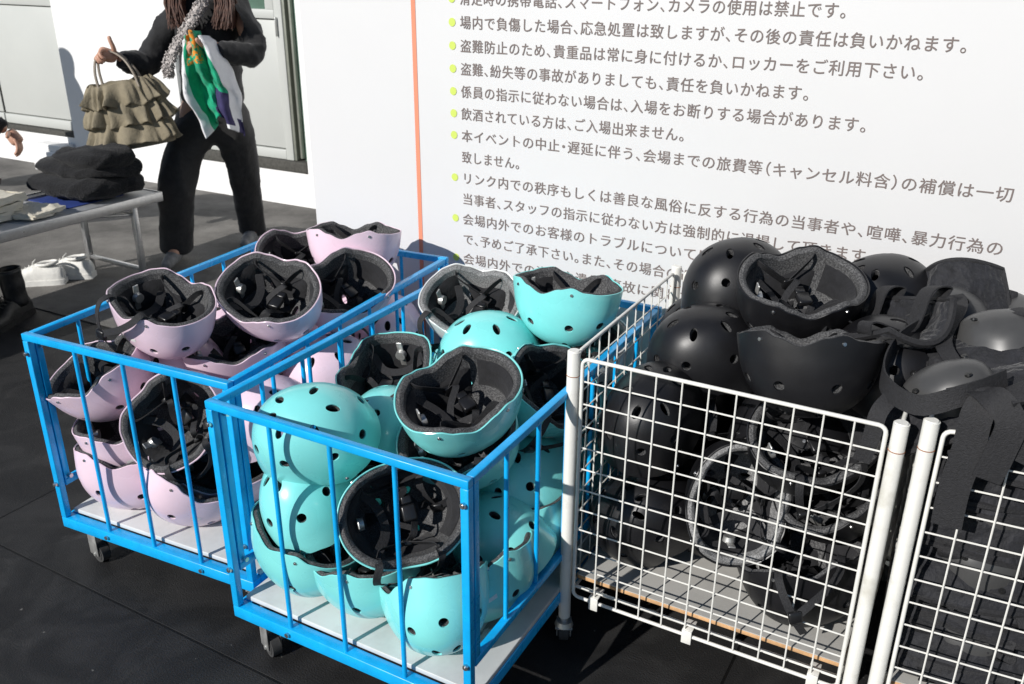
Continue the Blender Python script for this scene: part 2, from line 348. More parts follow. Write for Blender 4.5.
def blue_cart(loc, yaw, label):
    t = empty('cage_cart', (*loc, 0), yaw, label=label, cat='cart', group='blue steel carts full of helmets')
    def post_(x, y, z0, z1, nm='post', s=TS): 
        mb = MB(); mb.box((x, y, z0), (x+s, y+s, z1), .002); return mb.build(nm, blue, t)
    mb = MB()    # base frame
    mb.box((0, 0, ZB), (CW, .028, ZB+.03), .002); mb.box((0, CD-.028, ZB), (CW, CD, ZB+.03), .002)
    mb.box((0, .029, ZB), (.028, CD-.029, ZB+.03), .002); mb.box((CW-.028, .029, ZB), (CW, CD-.029, ZB+.03), .002)
    mb.box((.03, CD/2-.015, ZB), (CW-.03, CD/2+.015, ZB+.02), .002); mb.build('base_frame', blue, t)
    mb = MB(); mb.box((.012, .03, ZB+.031), (CW-.002, CD/2-.002, ZB+.043), .002); mb.box((.012, CD/2+.002, ZB+.031), (CW-.002, CD-.03, ZB+.043), .002); mb.build('base_board', boardm, t)
    for y in (0, CD-TS):
        for x in (0, CW-TS): post_(x, y, ZB+.0305, ZT-TS-.001)
        mb = MB(); mb.box((0, y, ZT-TS), (CW, y+TS, ZT), .002); mb.build('top_rail', blue, t)
        for i in range(1, 4):
            mb = MB(); x = .012+(CW-.024)*i/4; mb.cyl((x, y+TS/2, ZB+.029), (x, y+TS/2, ZT-TS+.001), .0052, seg=10); mb.build('bar', blue, t)
    ZS = .235
    for x in (0, CW-TS):
        y0, y1 = TS+.003, CD-TS-.003
        mb = MB(); mb.box((x, y0, ZT-TS), (x+TS, y1, ZT-.0015), .002); mb.build('top_rail', blue, t)
        mb = MB(); mb.box((x, y0, ZS), (x+TS, y1, ZS+TS), .002); mb.build('side_rail', blue, t)
        for y in (y0, y1-TS): post_(x, y, ZS+TS+.0005, ZT-TS-.0005, 'side_post')
        for i in range(1, 7):
            y = y0+(y1-y0)*i/7; mb = MB(); mb.cyl((x+TS/2, y, ZS+TS-.001), (x+TS/2, y, ZT-TS+.001), .0052, seg=10); mb.build('bar', blue, t)
    for x in (TS/2, CW-TS/2):
        for z in (ZT-.05, .25): 
            mb = MB(); mb.cyl((x, -.007, z), (x, .001, z), .0062, .0062, 6); mb.cyl((x, -.009, z), (x, -.006, z), .0035, seg=8); mb.build('bolt', steel, t)
            mb = MB(); mb.cyl((x+(.011 if x < .1 else -.011)*1.9, TS+.014, z+.012), (x+(.011 if x < .1 else -.011), TS+.014, z+.012), .006, seg=6); mb.build('bolt', steel, t)
    for x in (.16, .47):
        mb = MB(); mb.cyl((x, -.006, ZB+.015), (x, .001, ZB+.015), .006, seg=6); mb.build('bolt', steel, t)
    for (x, y, r) in ((.05, .05, 1.1), (CW-.05, .05, 2.2), (.05, CD-.05, .5), (CW-.05, CD-.05, 4)): caster(t, x, y, r+(yaw*3))
    return t
blue_cart((-1.170, 1.977), -.433, 'blue tubular steel cart on the left holding pink helmets')
blue_cart((-.625, 1.635), -.497, 'blue tubular steel cart in the middle holding teal and white helmets')
# ---------------------------------------------------------------- white wire cages
def wire_cage(loc, yaw, label, WA=.631, DA=.632, H=.755):
    t = empty('wire_cage', (*loc, 0), yaw, label=label, cat='cage', group='white wire mesh cages on casters')
    R = .0138
    for x in (0, WA):
        for y in (0, DA):
            mb = MB(); mb.cyl((x, y, .075), (x, y, H-.0015), R, seg=24); mb.cyl((x, y, H-.0015), (x, y, H+.001), R-.0015, R-.003, seg=24)
            pm = mb.build('post', post, t)
            mb = MB(); mb.tube([(x+(R+.0002)*cos(a*pi/8), y+(R+.0002)*sin(a*pi/8), H-.055) for a in range(16)], .0009, 6, True); mb.build('rust_ring', rust, pm)
            caster(t, x, y, 2.0+x*3+y*2, .078)
    def panel(O, ex, n, z0, z1, wd, dz=.052):
        ex = Vector(ex); O = Vector(O); mb = MB(); r = .0042
        P = lambda u, z: O+ex*u+Vector((0, 0, z))
        c = .014; pts = []
        for (cu, cz, a0) in ((wd-c, z1-c, 0), (c, z1-c, 90), (c, z0+c, 180), (wd-c, z0+c, 270)):
            for k in range(5):
                a = radians(a0+k*22.5); pts.append(P(cu+c*cos(a), cz+c*sin(a)))
        mb.tube(pts, r, 8, True); fr = mb.build('panel_frame', wire, t)
        mb = MB(); nrm = ex.cross(Vector((0, 0, 1)))
        for i in range(1, n):
            u = wd*i/n; mb.cyl(P(u, z0)+nrm*.002, P(u, z1)+nrm*.002, .0018, seg=6, cap=False)
        k = int((z1-z0)/dz)
        for i in range(1, k+1):
            z = z1-dz*i
            if z > z0+.01: mb.cyl(P(0, z)-nrm*.002, P(wd, z)-nrm*.002, .0018, seg=6, cap=False)
        mb.build('wire_mesh', wire, fr); return fr
    g0 = .022
    panel((g0, -.004, 0), (1, 0, 0), 11, .145, H-.012, WA-2*g0)
    panel((g0, DA+.004, 0), (1, 0, 0), 11, .145, H-.012, WA-2*g0)
    panel((0, g0, 0), (0, 1, 0), 11, .145, H-.012, DA-2*g0)
    panel((WA, g0, 0), (0, 1, 0), 11, .145, H-.012, DA-2*g0)
    mb = MB(); mb.box((.022, .018, .179), (WA-.022, DA-.018, .188), .001); mb.build('shelf_board', ply, t)
    mb = MB(); mb.box((.0215, .0185, .1885), (WA-.0215, DA-.0185, .1905)); mb.build('board_top', boardg, t)
    mb = MB(); mb.tube([(.02, .012, .16), (WA-.02, .012, .16), (WA-.02, DA-.012, .16), (.02, DA-.012, .16)], .005, 8, True); mb.build('base_rail', wire, t)
    for u in (.075, WA/2-.02, WA-.07):
        mb = MB(); mb.box((u-.011, -.012, .128), (u+.011, -.009, .162), .001); mb.box((u-.011, -.0088, .159), (u+.011, .03, .162), .001); mb.build('hook', wire, t)
    return t
wire_cage((.128, 1.696), -.499, 'white wire cage on casters holding black helmets')
CBX, CBY, CBA = .722, 1.372, -.44
wire_cage((CBX, CBY), CBA, 'white wire cage at the right edge holding black knee pads', H=.772)
# ---------------------------------------------------------------- helmet prototype
A_, B_, H_ = .135, .108, .158
KN = [(0, .004), (32, .004), (52, .000), (66, -.010), (79, -.003), (96, .014), (113, .000), (127, -.012), (142, -.009), (160, -.002), (180, -.001)]
def zrim(th):
    d = abs((math.degrees(th)+180) % 360-180)
    for (a, x), (b, y) in zip(KN, KN[1:]):
        if a <= d <= b:
            t = (d-a)/(b-a); t = t*t*(3-2*t); return x+(y-x)*t
    return KN[-1][1]
def rad(z, H):
    if z >= 0: return max(0, 1-(z/H)**2.25)**(1/2.25)
    return 1-.8*(z/H)**2
def surf(th, s, off, dz=0):
    H = H_-off; zr = zrim(th)+dz; z = zr+(H-zr)*cos(s*pi/2) if s < 1 else zr
    r = rad(z, H); fl = 1+.02*max(0, .03-z)/.03
    ct, sn = cos(th), sin(th)
    e = 2/2.15; x = abs(ct)**e*(1 if ct > 0 else -1); y = abs(sn)**e*(1 if sn > 0 else -1)
    return Vector(((A_-off)*r*x*fl, (B_-off)*r*y*fl, z-.06))
NT = 112
def shell_bm(o1, o2, dz1=0, dz2=0, rimround=0, ns=22):
    bm = bmesh.new()
    def layer(off, dz):
        top = bm.verts.new(surf(0, 0, off)); rings = []
        for j in range(1, ns+1): rings.append([bm.verts.new(surf(2*pi*i/NT, (j/ns)**.9, off, dz)) for i in range(NT)])
        for i in range(NT): bm.faces.new((top, rings[0][i], rings[0][(i+1) % NT]))
        for a, b in zip(rings, rings[1:]):
            for i in range(NT): bm.faces.new((a[i], b[i], b[(i+1) % NT], a[(i+1) % NT]))
        return rings[-1]
    a = layer(o1, dz1); b = layer(o2, dz2)
    prev = a
    for k in range(1, rimround+1):
        t = k/(rimround+1); ring = []
        for i in range(NT):
            p = a[i].co.lerp(b[i].co, t); p.z -= sin(pi*t)*abs(o2-o1)*.35; ring.append(bm.verts.new(p))
        for i in range(NT): bm.faces.new((prev[i], ring[i], ring[(i+1) % NT], prev[(i+1) % NT]))
        prev = ring
    for i in range(NT): bm.faces.new((prev[i], b[i], b[(i+1) % NT], prev[(i+1) % NT]))
    bmesh.ops.recalc_face_normals(bm, faces=bm.faces); return bm
def cutters(extra=0):
    bm = bmesh.new()
    def cut(th, z, rx, rz, roll=0):
        th = radians(th); s = .5
        r = rad(z, H_); P = Vector((A_*r*cos(th), B_*r*sin(th), z-.06)); 
        g_ = Vector((cos(th)*r*B_/A_, sin(th)*r, (max(z, .01)/H_)**1.25*.9)).normalized()
        T = Matrix.Translation(P-g_*.01) @ g_.to_track_quat('Z', 'Y').to_matrix().to_4x4() @ Matrix.Diagonal((rx+extra, rz+extra, 1, 1))
        bmesh.ops.create_cone(bm, cap_ends=True, segments=22, radius1=1, radius2=1, depth=.062, matrix=T)
    for th in (24, 64, 116, 156, -24, -64, -116, -156): cut(th, .090 if abs(th) in (64, 116) else .082, .0105, .0105)
    for th in (0, 66, 135, -66, -135): cut(th, .144, .0085, .0155)
    cut(180, .144, .0085, .0155)
    me = bpy.data.meshes.new('c'); bm.to_mesh(me); bm.free(); return me
def cutmesh(bm, cme, name):
    me = bpy.data.meshes.new(name); bm.to_mesh(me); bm.free()
    o = bpy.data.objects.new('x', me); C.objects.link(o); c = bpy.data.objects.new('c', cme); C.objects.link(c)
    md = o.modifiers.new('b', 'BOOLEAN'); md.operation = 'DIFFERENCE'; md.solver = 'EXACT'; md.object = c
    applied(o); me = o.data; me.name = name; bpy.data.objects.remove(o); bpy.data.objects.remove(c)
    me.materials.clear()
    for p_ in me.polygons: p_.use_smooth = True
    me.set_sharp_from_angle(angle=radians(35)); return me
cme = cutters(); cme2 = cutters(-.001)
SHELL = cutmesh(shell_bm(0, .0035, 0, 0, 1), cme, 'shell')
LINER = cutmesh(shell_bm(.0042, .019, .0015, .0035, 3), cme2, 'liner')
def padding_mesh():
    mb = MB()
    def strip(t0, t1, s0, s1, nu=14, nv=5):
        def f(off):
            def g_(u, v):
                e = min(1, 6*min(u, 1-u))**.5*min(1, 5*min(v, 1-v)+.0)**.5
                return surf(radians(t0+(t1-t0)*u), s0+(s1-s0)*v, .020+(.009*e if off else -.0015), .004)
            return g_
        mb.grid(f(1), nu, nv)
    strip(-50, 50, .60, .93); strip(130, 230, .58, .93); strip(60, 118, .45, .8); strip(-118, -60, .45, .8)
    for th in (0, 90, 180, 270): strip(th-13, th+13, .10, .42, 6, 6)
    return mb.mesh('padding')
PAD = padding_mesh()
def straps(kind):
    S_, K_ = [], []; R = random.Random(kind)
    riv = {}
    for s in (1, -1):
        for th in (66, 129): riv[(s, th)] = surf(radians(s*th), 1, .020, .012)
    if kind in (0, 4):
        if kind == 4:     # loose ends flung over the rim
            S_.append(MB().ribbon([riv[(1, 129)], Vector((-.075, .088, -.078)), Vector((-.085, .112, -.066)), Vector((-.083, .126, -.03)), Vector((-.07, .128, .02)), Vector((-.055, .118, .055))], .016, (1, .2, 0)))
            S_.append(MB().ribbon([riv[(1, 66)], Vector((.05, .10, -.082)), Vector((.035, .124, -.062)), Vector((.0, .134, -.035)), Vector((-.04, .136, -.012)), Vector((-.068, .132, .008))], .016, [(1, 0, .3), (0, .2, 1)]))
            K_.append(MB().box((-.084, .126, -.004), (-.056, .138, .022), .004))
        for s in (1, -1):
            y = Vector((-.005, s*.062, .0))+Vector((0, 0, -.0)); 
            S_.append(MB().ribbon([riv[(s, 66)], riv[(s, 66)]+Vector((-.012, -s*.012, .006)), y], .0145, (0, .3*s, 1)))
            S_.append(MB().ribbon([riv[(s, 129)], riv[(s, 129)]+Vector((.014, -s*.014, .008)), y], .0145, (0, .3*s, 1)))
            S_.append(MB().ribbon([y, Vector((.01, s*.045, -.022)), Vector((.02*s+.0, s*.02, .0)), Vector((.03*s, -s*.01, .018)), Vector((.01, -s*.035, .0))], .0145, [(1, 0, .2), (.3, 1, .3)]))
            K_.append(MB().box(y-Vector((.009, .006, .012)), y+Vector((.009, .006, .012)), .003))
        K_.append(MB().box((-.004, -.014, -.016), (.026, .020, -.002), .004)); K_.append(MB().box((-.0, -.034, -.013), (.022, -.016, -.004), .003))
        S_.append(MB().ribbon([(-.075, -.06, -.02), (-.05, -.02, -.005), (-.045, .03, -.008), (-.075, .07, -.035)], .02, (1, 0, .4)))
    elif kind == 1:
        for s in (1, -1):
            y = Vector((-.005, s*.088, -.105))
            S_.append(MB().ribbon([riv[(s, 66)], riv[(s, 66)]*.98+Vector((-.01, 0, -.02)), y], .017, (1, 0, 0)))
            S_.append(MB().ribbon([riv[(s, 129)], riv[(s, 129)]*.98+Vector((.01, 0, -.02)), y], .017, (1, 0, 0)))
            S_.append(MB().ribbon([y, Vector((.01, s*.06, -.125)), Vector((.02, s*.02, -.13)), Vector((.02, -s*.02, -.12))], .018, (1, 0, 0)))
            K_.append(MB().box(y-Vector((.009, .005, .012)), y+Vector((.009, .005, .012)), .003))
        K_.append(MB().box((.005, -.02, -.136), (.035, .016, -.124), .004))
    else:
        for s, yy in ((1, .118), (-1, .112)):
            y = Vector((.02, s*yy, -.035))
            S_.append(MB().ribbon([riv[(s, 66)]+Vector((0, s*.01, 0)), Vector((.04, s*.11, -.08)), y], .017, (1, 0, .4)))
            S_.append(MB().ribbon([riv[(s, 129)]+Vector((0, s*.01, 0)), Vector((-.05, s*.108, -.082)), y], .017, (1, 0, -.4)))
            S_.append(MB().ribbon([y, Vector((.03, s*.121, .0)), Vector((.045, s*.102, .035)), Vector((.075, s*.075, .05)), Vector((.1, s*.06, .03))], .018, [(1, 0, 0), (0, 0, 1)]))
            K_.append(MB().box(y+Vector((-.01, -.004, -.012)), y+Vector((.01, .006, .012)), .003))
        K_.append(MB().box((.088, .052, .028), (.118, .07, .05), .004))
    return [q.mesh('strap') for q in S_], [q.mesh('buckle') for q in K_]
STR = {k: straps(k) for k in (0, 1, 2, 4)}
mb = MB(); mb.cyl((0, 0, -.001), (0, 0, .0018), .0045, .0035, 12); mb.cyl((0, 0, .0018), (0, 0, .0022), .0016, seg=8); RIV = mb.mesh('rivet'); RIV.materials.append(steel)
mb = MB(); mb.cyl((0, 0, 0), (0, 0, .012), .0135, .0125, 20); mb.box((-.035, -.008, -.001), (.035, .008, .003), .002); DIAL = mb.mesh('fit_dial')
DIAL.materials.append(zinc); PAD.materials.append(padm)
for k in STR:
    for q in STR[k][0]: q.materials.append(webb)
    for q in STR[k][1]: q.materials.append(plas)
SH = {}
for nm, sm, lm in (('pink', pink, foam), ('teal', teal, foam), ('white', whit, foamg), ('black', blak, foam), ('grey', blak, foamg)):
    a = SHELL.copy(); a.materials.append(sm); b = LINER.copy(); b.materials.append(lm); SH[nm] = (a, b)
rivpos = []
for s in (1, -1):
    for th in (66, 129):
        P = surf(radians(s*th), .94, 0); th_ = radians(s*th); N = Vector((cos(th_)*.8, sin(th_), 0)).normalized(); rivpos.append((P+N*.0005, N.to_track_quat('Z', 'Y')))
stickm = mat('white_sticker', (.75, .75, .73), .5, var=.1, scale=300)
def sticker():
    mb = MB()
    mb.grid(lambda u, v: surf(radians(90-4+8*u), .70+.045*v, -.0006), 4, 2); me = mb.mesh('sticker'); me.materials.append(stickm); return me
STK = sticker()
def helmet(col, loc, op, fr, variant, label, group, i):
    z = -Vector(op).normalized(); x = Vector(fr); x = (x-z*x.dot(z)).normalized(); y = z.cross(x)
    M = Matrix(((x.x, y.x, z.x, loc[0]), (x.y, y.y, z.y, loc[1]), (x.z, y.z, z.z, loc[2]), (0, 0, 0, 1)))
    t = bpy.data.objects.new('helmet', None); C.objects.link(t); t.matrix_world = M; t.empty_display_size = .1
    tag(t, label, 'helmet', group)
    key = 'grey' if (col == 'black' and 'light grey' in label) else col
    link('shell', SH[key][0], None, t); link('liner', SH[key][1], None, t); link('padding', PAD, None, t)
    if variant == 0 and i % 2 == 0: variant = 4
    if variant == 5: variant = 0
    if variant in STR:
        for q in STR[variant][0]: link('strap', q, None, t)
        for q in STR[variant][1]: link('buckle', q, None, t)
    for P, q in rivpos:
        r = link('rivet', RIV, None, t); r.location = P; r.rotation_mode = 'QUATERNION'; r.rotation_quaternion = q
    d = link('fit_dial', DIAL, None, t); P = surf(pi, .8, .036); d.location = P; d.rotation_euler = (0, pi/2, 0)
    if i % 2 == 0 and col != 'black': link('sticker', STK, None, t)
    return t
HELMETS = [   # cage, colour, position, open side, front side, strap, label
    ('P','pink',(-0.861,2.077,0.666),(0.1, -0.2, 1.0),(0.85, -0.5, 0.0),0,'pink helmet lying open on top at the front left corner of the left cart'),
    ('P','pink',(-0.610,2.159,0.677),(-0.05, -0.5, 0.85),(0.9, -0.4, 0.0),0,'pink helmet on top of the left pile tilted to show its round black inside'),
    ('P','pink',(-0.462,2.531,0.703),(0.0, 0.15, 1.0),(1.0, 0.0, 0.0),5,'pale pink helmet balanced upside down highest at the back of the left cart'),
    ('P','pink',(-0.456,2.335,0.634),(0.16, -0.46, 0.83),(0.49, 0.38, 0.23),0,'pink helmet lying open right under the one balanced highest at the back'),
    ('P','pink',(-0.646,2.602,0.619),(0.29, -0.41, 0.85),(1.22, 0.14, 0.24),0,'dark lined pink helmet at the back left of the pink pile'),
    ('P','pink',(-0.731,2.182,0.525),(0.02, -0.26, 0.97),(1.13, 0.41, 0.68),0,'pink helmet directly beneath the round open pink one'),
    ('P','pink',(-0.800,1.950,0.455),(-0.19, -0.9, 0.3),(0.77, 0.06, 0.7),0,'pink helmet behind the front bars with its black inside facing outward'),
    ('P','pink',(-1.027,2.057,0.498),(-0.44, -0.30, 1.00),(-1.51, -0.03, 0.0),0,'pink helmet with a strap behind the left front bar under the top rail'),
    ('P','pink',(-0.975,2.054,0.348),(-0.1, -0.11, 1.01),(0.89, 0.18, 0.15),3,'pink helmet lying as a bowl in the middle of the front left nested stack'),
    ('P','pink',(-0.996,2.034,0.251),(0.12, 0.15, 0.85),(1.03, 0.12, -0.09),3,'bottom pink helmet of the nested stack on the left cart board'),
    ('P','pink',(-0.805,1.949,0.259),(0.43, -0.01, 0.67),(0.73, 0.61, -0.97),3,'pink helmet tipped on its side on the board beside the nested stack'),
    ('P','pink',(-0.739,2.025,0.259),(0.04, -0.4, 1.03),(1.31, 0.12, -0.07),0,'pink helmet low behind the right front post of the left cart'),
    ('P','pink',(-0.621,2.004,0.442),(0.19, 0.61, -0.95),(1.06, -0.05, 0.22),1,'pink helmet crown up beside the teal dome across the rails'),
    ('P','pink',(-0.499,2.237,0.453),(0.03, 0.37, -0.92),(0.95, 0.63, -0.39),1,'pink helmet seen between the two long blue rails in the middle'),
    ('P','pink',(-0.369,2.497,0.466),(-0.05, 0.42, -0.96),(-0.12, 1.12, -0.2),1,'shaded pink helmet at the back right between the two carts'),
    ('T','teal',(-0.423,1.684,0.575),(0.05, 0.6, -0.75),(1.0, 0.1, 0.1),1,'big glossy teal helmet crown up behind the front left rail'),
    ('T','teal',(-0.452,1.707,0.414),(0.33, 0.22, -0.86),(0.43, 0.94, -0.64),2,'teal helmet under the crown up one with black straps across its shell'),
    ('T','teal',(-0.459,1.673,0.276),(0.29, -0.05, 1.12),(0.91, -0.57, 0.04),0,'teal helmet lying open on the board at the front left of the middle cart'),
    ('T','teal',(-0.224,1.587,0.431),(0.19, -0.81, 0.5),(0.8, 0.17, 0.14),0,'teal helmet with its black vented inside facing out through the front bars'),
    ('T','teal',(-0.315,1.612,0.264),(-0.11, 0.05, 0.89),(0.76, -0.54, -0.52),0,'teal helmet on the board below the one facing out through the bars'),
    ('T','teal',(-0.152,1.505,0.257),(-0.14, 0.39, 0.6),(-0.43, 0.48, -1.02),3,'large teal helmet on its side at the front right corner of the middle cart'),
    ('T','teal',(-0.102,1.693,0.622),(-0.12, -0.4, 0.92),(0.8, 0.45, 0.1),0,'teal helmet lying open on top in the centre with a wavy rim'),
    ('T','teal',(-0.105,1.749,0.494),(-0.27, -0.43, 0.91),(0.98, 0.04, 0.15),0,'teal helmet nested under the central open teal helmet'),
    ('T','teal',(-0.297,1.980,0.534),(-0.15, -0.22, 0.95),(-0.3, -1.0, 0.0),0,'teal helmet lying upside down right of the crown up one'),
    ('T','white',(-0.098,2.179,0.646),(-0.17, -0.47, 0.88),(0.91, -0.41, -0.11),0,'off white helmet with round dial at the back left'),
    ('T','teal',(0.132,2.066,0.711),(0.05, 0.12, 1.0),(0.9, -0.5, 0.1),5,'glossy teal helmet upside down on top at the back right'),
    ('T','white',(0.164,2.102,0.565),(-0.08, -0.21, 0.74),(1.29, -0.08, 0.41),0,'white helmet under the teal one at the back right'),
    ('T','teal',(-0.058,2.056,0.597),(0.08, 0.13, -1.0),(1.02, 0.02, 0.02),1,'teal helmet crown up behind the central open one'),
    ('T','teal',(0.071,1.887,0.555),(0.63, -0.44, 0.73),(0.64, 0.69, -0.54),0,'teal helmet lying open in deep shadow next to the white cage post'),
    ('T','teal',(0.039,1.837,0.365),(0.11, -0.04, -0.97),(1.02, 0.74, -0.01),1,'pale teal helmet crown up behind the right side bars'),
    ('T','teal',(-0.036,1.713,0.288),(0.53, 0.11, -0.97),(0.43, -0.65, 0.46),1,'teal helmet leaning down behind the right corner post'),
    ('T','teal',(0.031,1.794,0.260),(-0.31, 0.18, 0.81),(0.38, -0.06, 0.17),3,'teal helmet lying open low behind the right side rail'),
    ('T','teal',(-0.065,1.605,0.259),(-0.34, 0.19, 1.03),(1.0, 0.21, -0.24),3,'teal helmet standing on the board just right of the corner post'),
    ('B','black',(0.527,2.003,0.804),(0.18, -0.02, -1.0),(-1.0, -0.1, -0.15),3,'matte black helmet crown up highest at the back of the left wire cage'),
    ('B','black',(0.433,1.858,0.694),(0.19, 0.27, -0.86),(-0.44, 0.14, -0.45),3,'matte black helmet with soft highlight leaning beneath the highest one'),
    ('B','black',(0.483,2.073,0.648),(0.46, 0.04, -1.07),(0.83, -0.23, 0.31),3,'black helmet at the back left corner inside the wire cage'),
    ('B','black',(0.307,1.756,0.584),(0.11, 0.47, -0.82),(-0.61, -0.69, -0.54),3,'big black helmet crown up behind the upper left of the wire front'),
    ('B','black',(0.612,1.815,0.821),(-0.03, -0.35, 0.94),(1.01, 0.1, -0.0),0,'black helmet on top lying open with tangled straps'),
    ('B','black',(0.575,1.590,0.770),(0.02, 0.34, 1.0),(1.0, -0.3, 0.12),5,'large black helmet upside down in front with rim rivets over the wire top'),
    ('B','black',(0.829,1.902,0.800),(0.1, 0.15, -1.0),(0.98, 0.18, -0.15),3,'black helmet crown up at the back right beside the knee pads'),
    ('B','black',(0.477,1.652,0.438),(-0.01, -0.97, 0.2),(0.1, 0.19, 1.02),0,'black helmet facing out through the wire with light grey lining'),
    ('B','black',(0.293,1.746,0.327),(0.53, 0.45, -0.43),(-0.74, -0.16, -0.04),3,'black helmet with a shine low at the left behind the wire'),
    ('B','black',(0.627,1.567,0.287),(-0.21, 0.23, 0.95),(0.91, 0.02, -0.08),0,'black helmet lying open on the board at the front right of the wire cage'),
    ('B','black',(0.701,1.657,0.455),(-0.44, -0.31, 0.62),(0.43, 0.65, 1.61),0,'black helmet on its edge behind the right front wires'),
    ('B','black',(0.372,1.885,0.282),(0.22, 0.21, -1.45),(0.44, 0.59, 0.44),3,'black helmet resting crown up on the cage floor at the rear left'),
    ('B','black',(0.490,1.804,0.288),(-0.4, 0.53, 1.05),(1.01, -0.21, -0.29),3,'black helmet low in shade behind the one facing out'),
    ('B','black',(0.398,1.909,0.500),(0.28, 0.42, -0.88),(0.62, 0.28, 0.02),3,'black helmet in the shaded middle of the wire cage'),
    ('B','black',(0.758,1.678,0.741),(0.48, -0.21, -1.06),(-0.26, 1.09, -0.11),3,'black helmet in shade under the right end of the pile'),
    ('B','black',(0.618,1.631,0.571),(-0.1, -0.59, 0.89),(1.25, 0.36, 0.02),0,'black helmet behind the wire below the large upside down one'),
    ('P','pink',(-0.529,2.352,0.438),(0.56, 0.15, 1.06),(0.23, -0.81, 0.29),1,''),
    ('P','pink',(-0.726,2.598,0.277),(-0.1, -0.27, 0.94),(-0.61, 0.74, -0.14),1,''),
    ('P','pink',(-0.649,2.119,0.307),(0.03, -0.6, -0.92),(0.31, 0.88, -0.0),1,''),
    ('P','pink',(-0.573,2.599,0.258),(-0.45, -0.45, 1.1),(0.17, 0.69, -0.02),1,''),
    ('P','pink',(-0.379,2.527,0.294),(-0.14, -0.57, -1.0),(0.47, 0.79, -0.12),1,''),
    ('P','pink',(-0.815,2.236,0.250),(0.02, -0.32, -1.16),(0.86, 0.33, -0.2),1,''),
    ('P','pink',(-0.779,2.460,0.253),(-0.43, 0.5, 1.05),(0.7, 0.75, 0.07),1,''),
    ('P','pink',(-0.760,2.424,0.341),(-0.27, 0.24, 1.0),(-0.38, 0.92, 0.0),1,''),
    ('P','pink',(-0.835,2.402,0.358),(0.56, -0.58, -1.08),(-0.56, 0.61, -0.0),1,''),
    ('P','pink',(-0.548,2.317,0.273),(-0.29, 0.01, 1.04),(0.94, -0.15, 0.13),1,''),
    ('P','pink',(-0.631,2.440,0.445),(0.29, -0.3, -1.07),(-0.14, 1.02, -0.0),1,''),
    ('P','pink',(-0.550,2.603,0.377),(0.18, -0.19, 0.96),(-0.43, -0.72, -0.2),1,''),
    ('P','pink',(-0.699,2.684,0.422),(0.42, -0.53, 0.95),(0.0, -1.6, 0.35),1,''),
    ('P','pink',(-0.534,2.138,0.285),(0.15, 0.46, 0.96),(-0.29, -0.74, 0.13),1,''),
    ('P','pink',(-0.824,2.433,0.493),(-0.51, 0.37, -1.07),(0.43, 1.07, 0.21),1,''),
    ('P','pink',(-0.892,2.244,0.286),(-0.18, -0.52, -1.07),(-0.02, -1.03, 0.16),1,''),
    ('P','pink',(-0.473,2.598,0.450),(0.32, -0.28, -1.02),(-0.83, 0.63, 0.12),1,''),
    ('P','pink',(-0.494,2.372,0.265),(0.32, 0.1, 0.97),(-0.93, -0.28, -0.05),1,''),
    ('P','pink',(-0.912,2.214,0.495),(0.32, -0.04, -0.8),(-1.11, 0.51, 0.33),1,''),
    ('T','teal',(-0.195,2.097,0.285),(-0.24, -0.62, -1.01),(0.85, 0.54, 0.01),1,''),
    ('T','teal',(-0.063,1.877,0.298),(-0.05, -0.16, -1.01),(0.99, -0.4, -0.11),1,''),
    ('T','teal',(-0.163,2.009,0.320),(0.26, 0.1, -0.92),(-0.73, -0.14, -0.29),1,''),
    ('T','teal',(-0.102,2.319,0.321),(-0.29, -0.31, -0.97),(-1.26, -0.69, -0.33),1,''),
    ('T','teal',(-0.162,2.190,0.260),(-0.45, -0.33, 1.12),(-1.07, 0.42, -0.07),1,''),
    ('T','teal',(-0.008,2.205,0.468),(-0.56, 0.54, 1.03),(-0.34, 1.2, 0.57),1,''),
    ('T','teal',(-0.187,1.809,0.283),(0.35, -0.34, -1.03),(1.09, -0.18, 0.18),1,''),
    ('T','teal',(-0.092,1.988,0.466),(0.21, -0.59, -1.18),(-0.21, -1.08, 0.2),1,''),
    ('T','teal',(0.095,2.039,0.340),(-0.41, 0.33, -0.9),(0.51, -1.01, 0.27),1,''),
    ('T','teal',(0.036,2.216,0.257),(-0.49, 0.01, 0.83),(0.3, 0.79, 0.61),1,''),
    ('T','teal',(-0.102,2.271,0.454),(0.08, 0.17, -0.95),(0.85, -0.31, -0.39),1,''),
    ('T','teal',(-0.043,2.251,0.268),(-0.34, -0.59, -1.04),(0.58, -0.79, -0.15),1,''),
    ('T','teal',(0.196,2.149,0.461),(0.22, -0.12, -0.99),(-0.85, 0.65, -0.09),1,''),
    ('T','teal',(-0.359,1.814,0.393),(-0.37, -0.45, 0.89),(0.84, 0.42, -0.03),1,''),
    ('T','teal',(0.167,2.135,0.340),(-0.46, 0.04, 0.99),(0.86, -0.52, 0.01),1,''),
    ('T','teal',(-0.259,2.029,0.262),(0.42, 0.29, 1.05),(-0.91, 0.16, 0.18),1,''),
    ('T','teal',(0.003,1.979,0.260),(0.18, -0.68, 1.09),(0.26, -0.52, -0.07),1,''),
    ('T','teal',(0.200,2.099,0.256),(-0.34, 0.53, 1.07),(0.85, 0.49, -0.09),1,''),
    ('T','teal',(-0.292,1.894,0.467),(-0.41, -0.6, -1.08),(0.02, -1.07, 0.12),1,''),
    ('T','teal',(-0.335,1.847,0.257),(-0.25, -0.36, 0.82),(1.0, 0.17, 0.08),1,''),
    ('B','black',(0.546,2.048,0.339),(-0.59, -0.46, -0.87),(-0.68, 0.35, 0.11),1,''),
    ('B','black',(0.731,1.925,0.284),(0.48, -0.33, 0.81),(-0.07, -0.92, -0.0),1,''),
    ('B','black',(0.517,2.039,0.289),(0.56, 0.22, -1.12),(0.58, 1.11, -0.32),1,''),
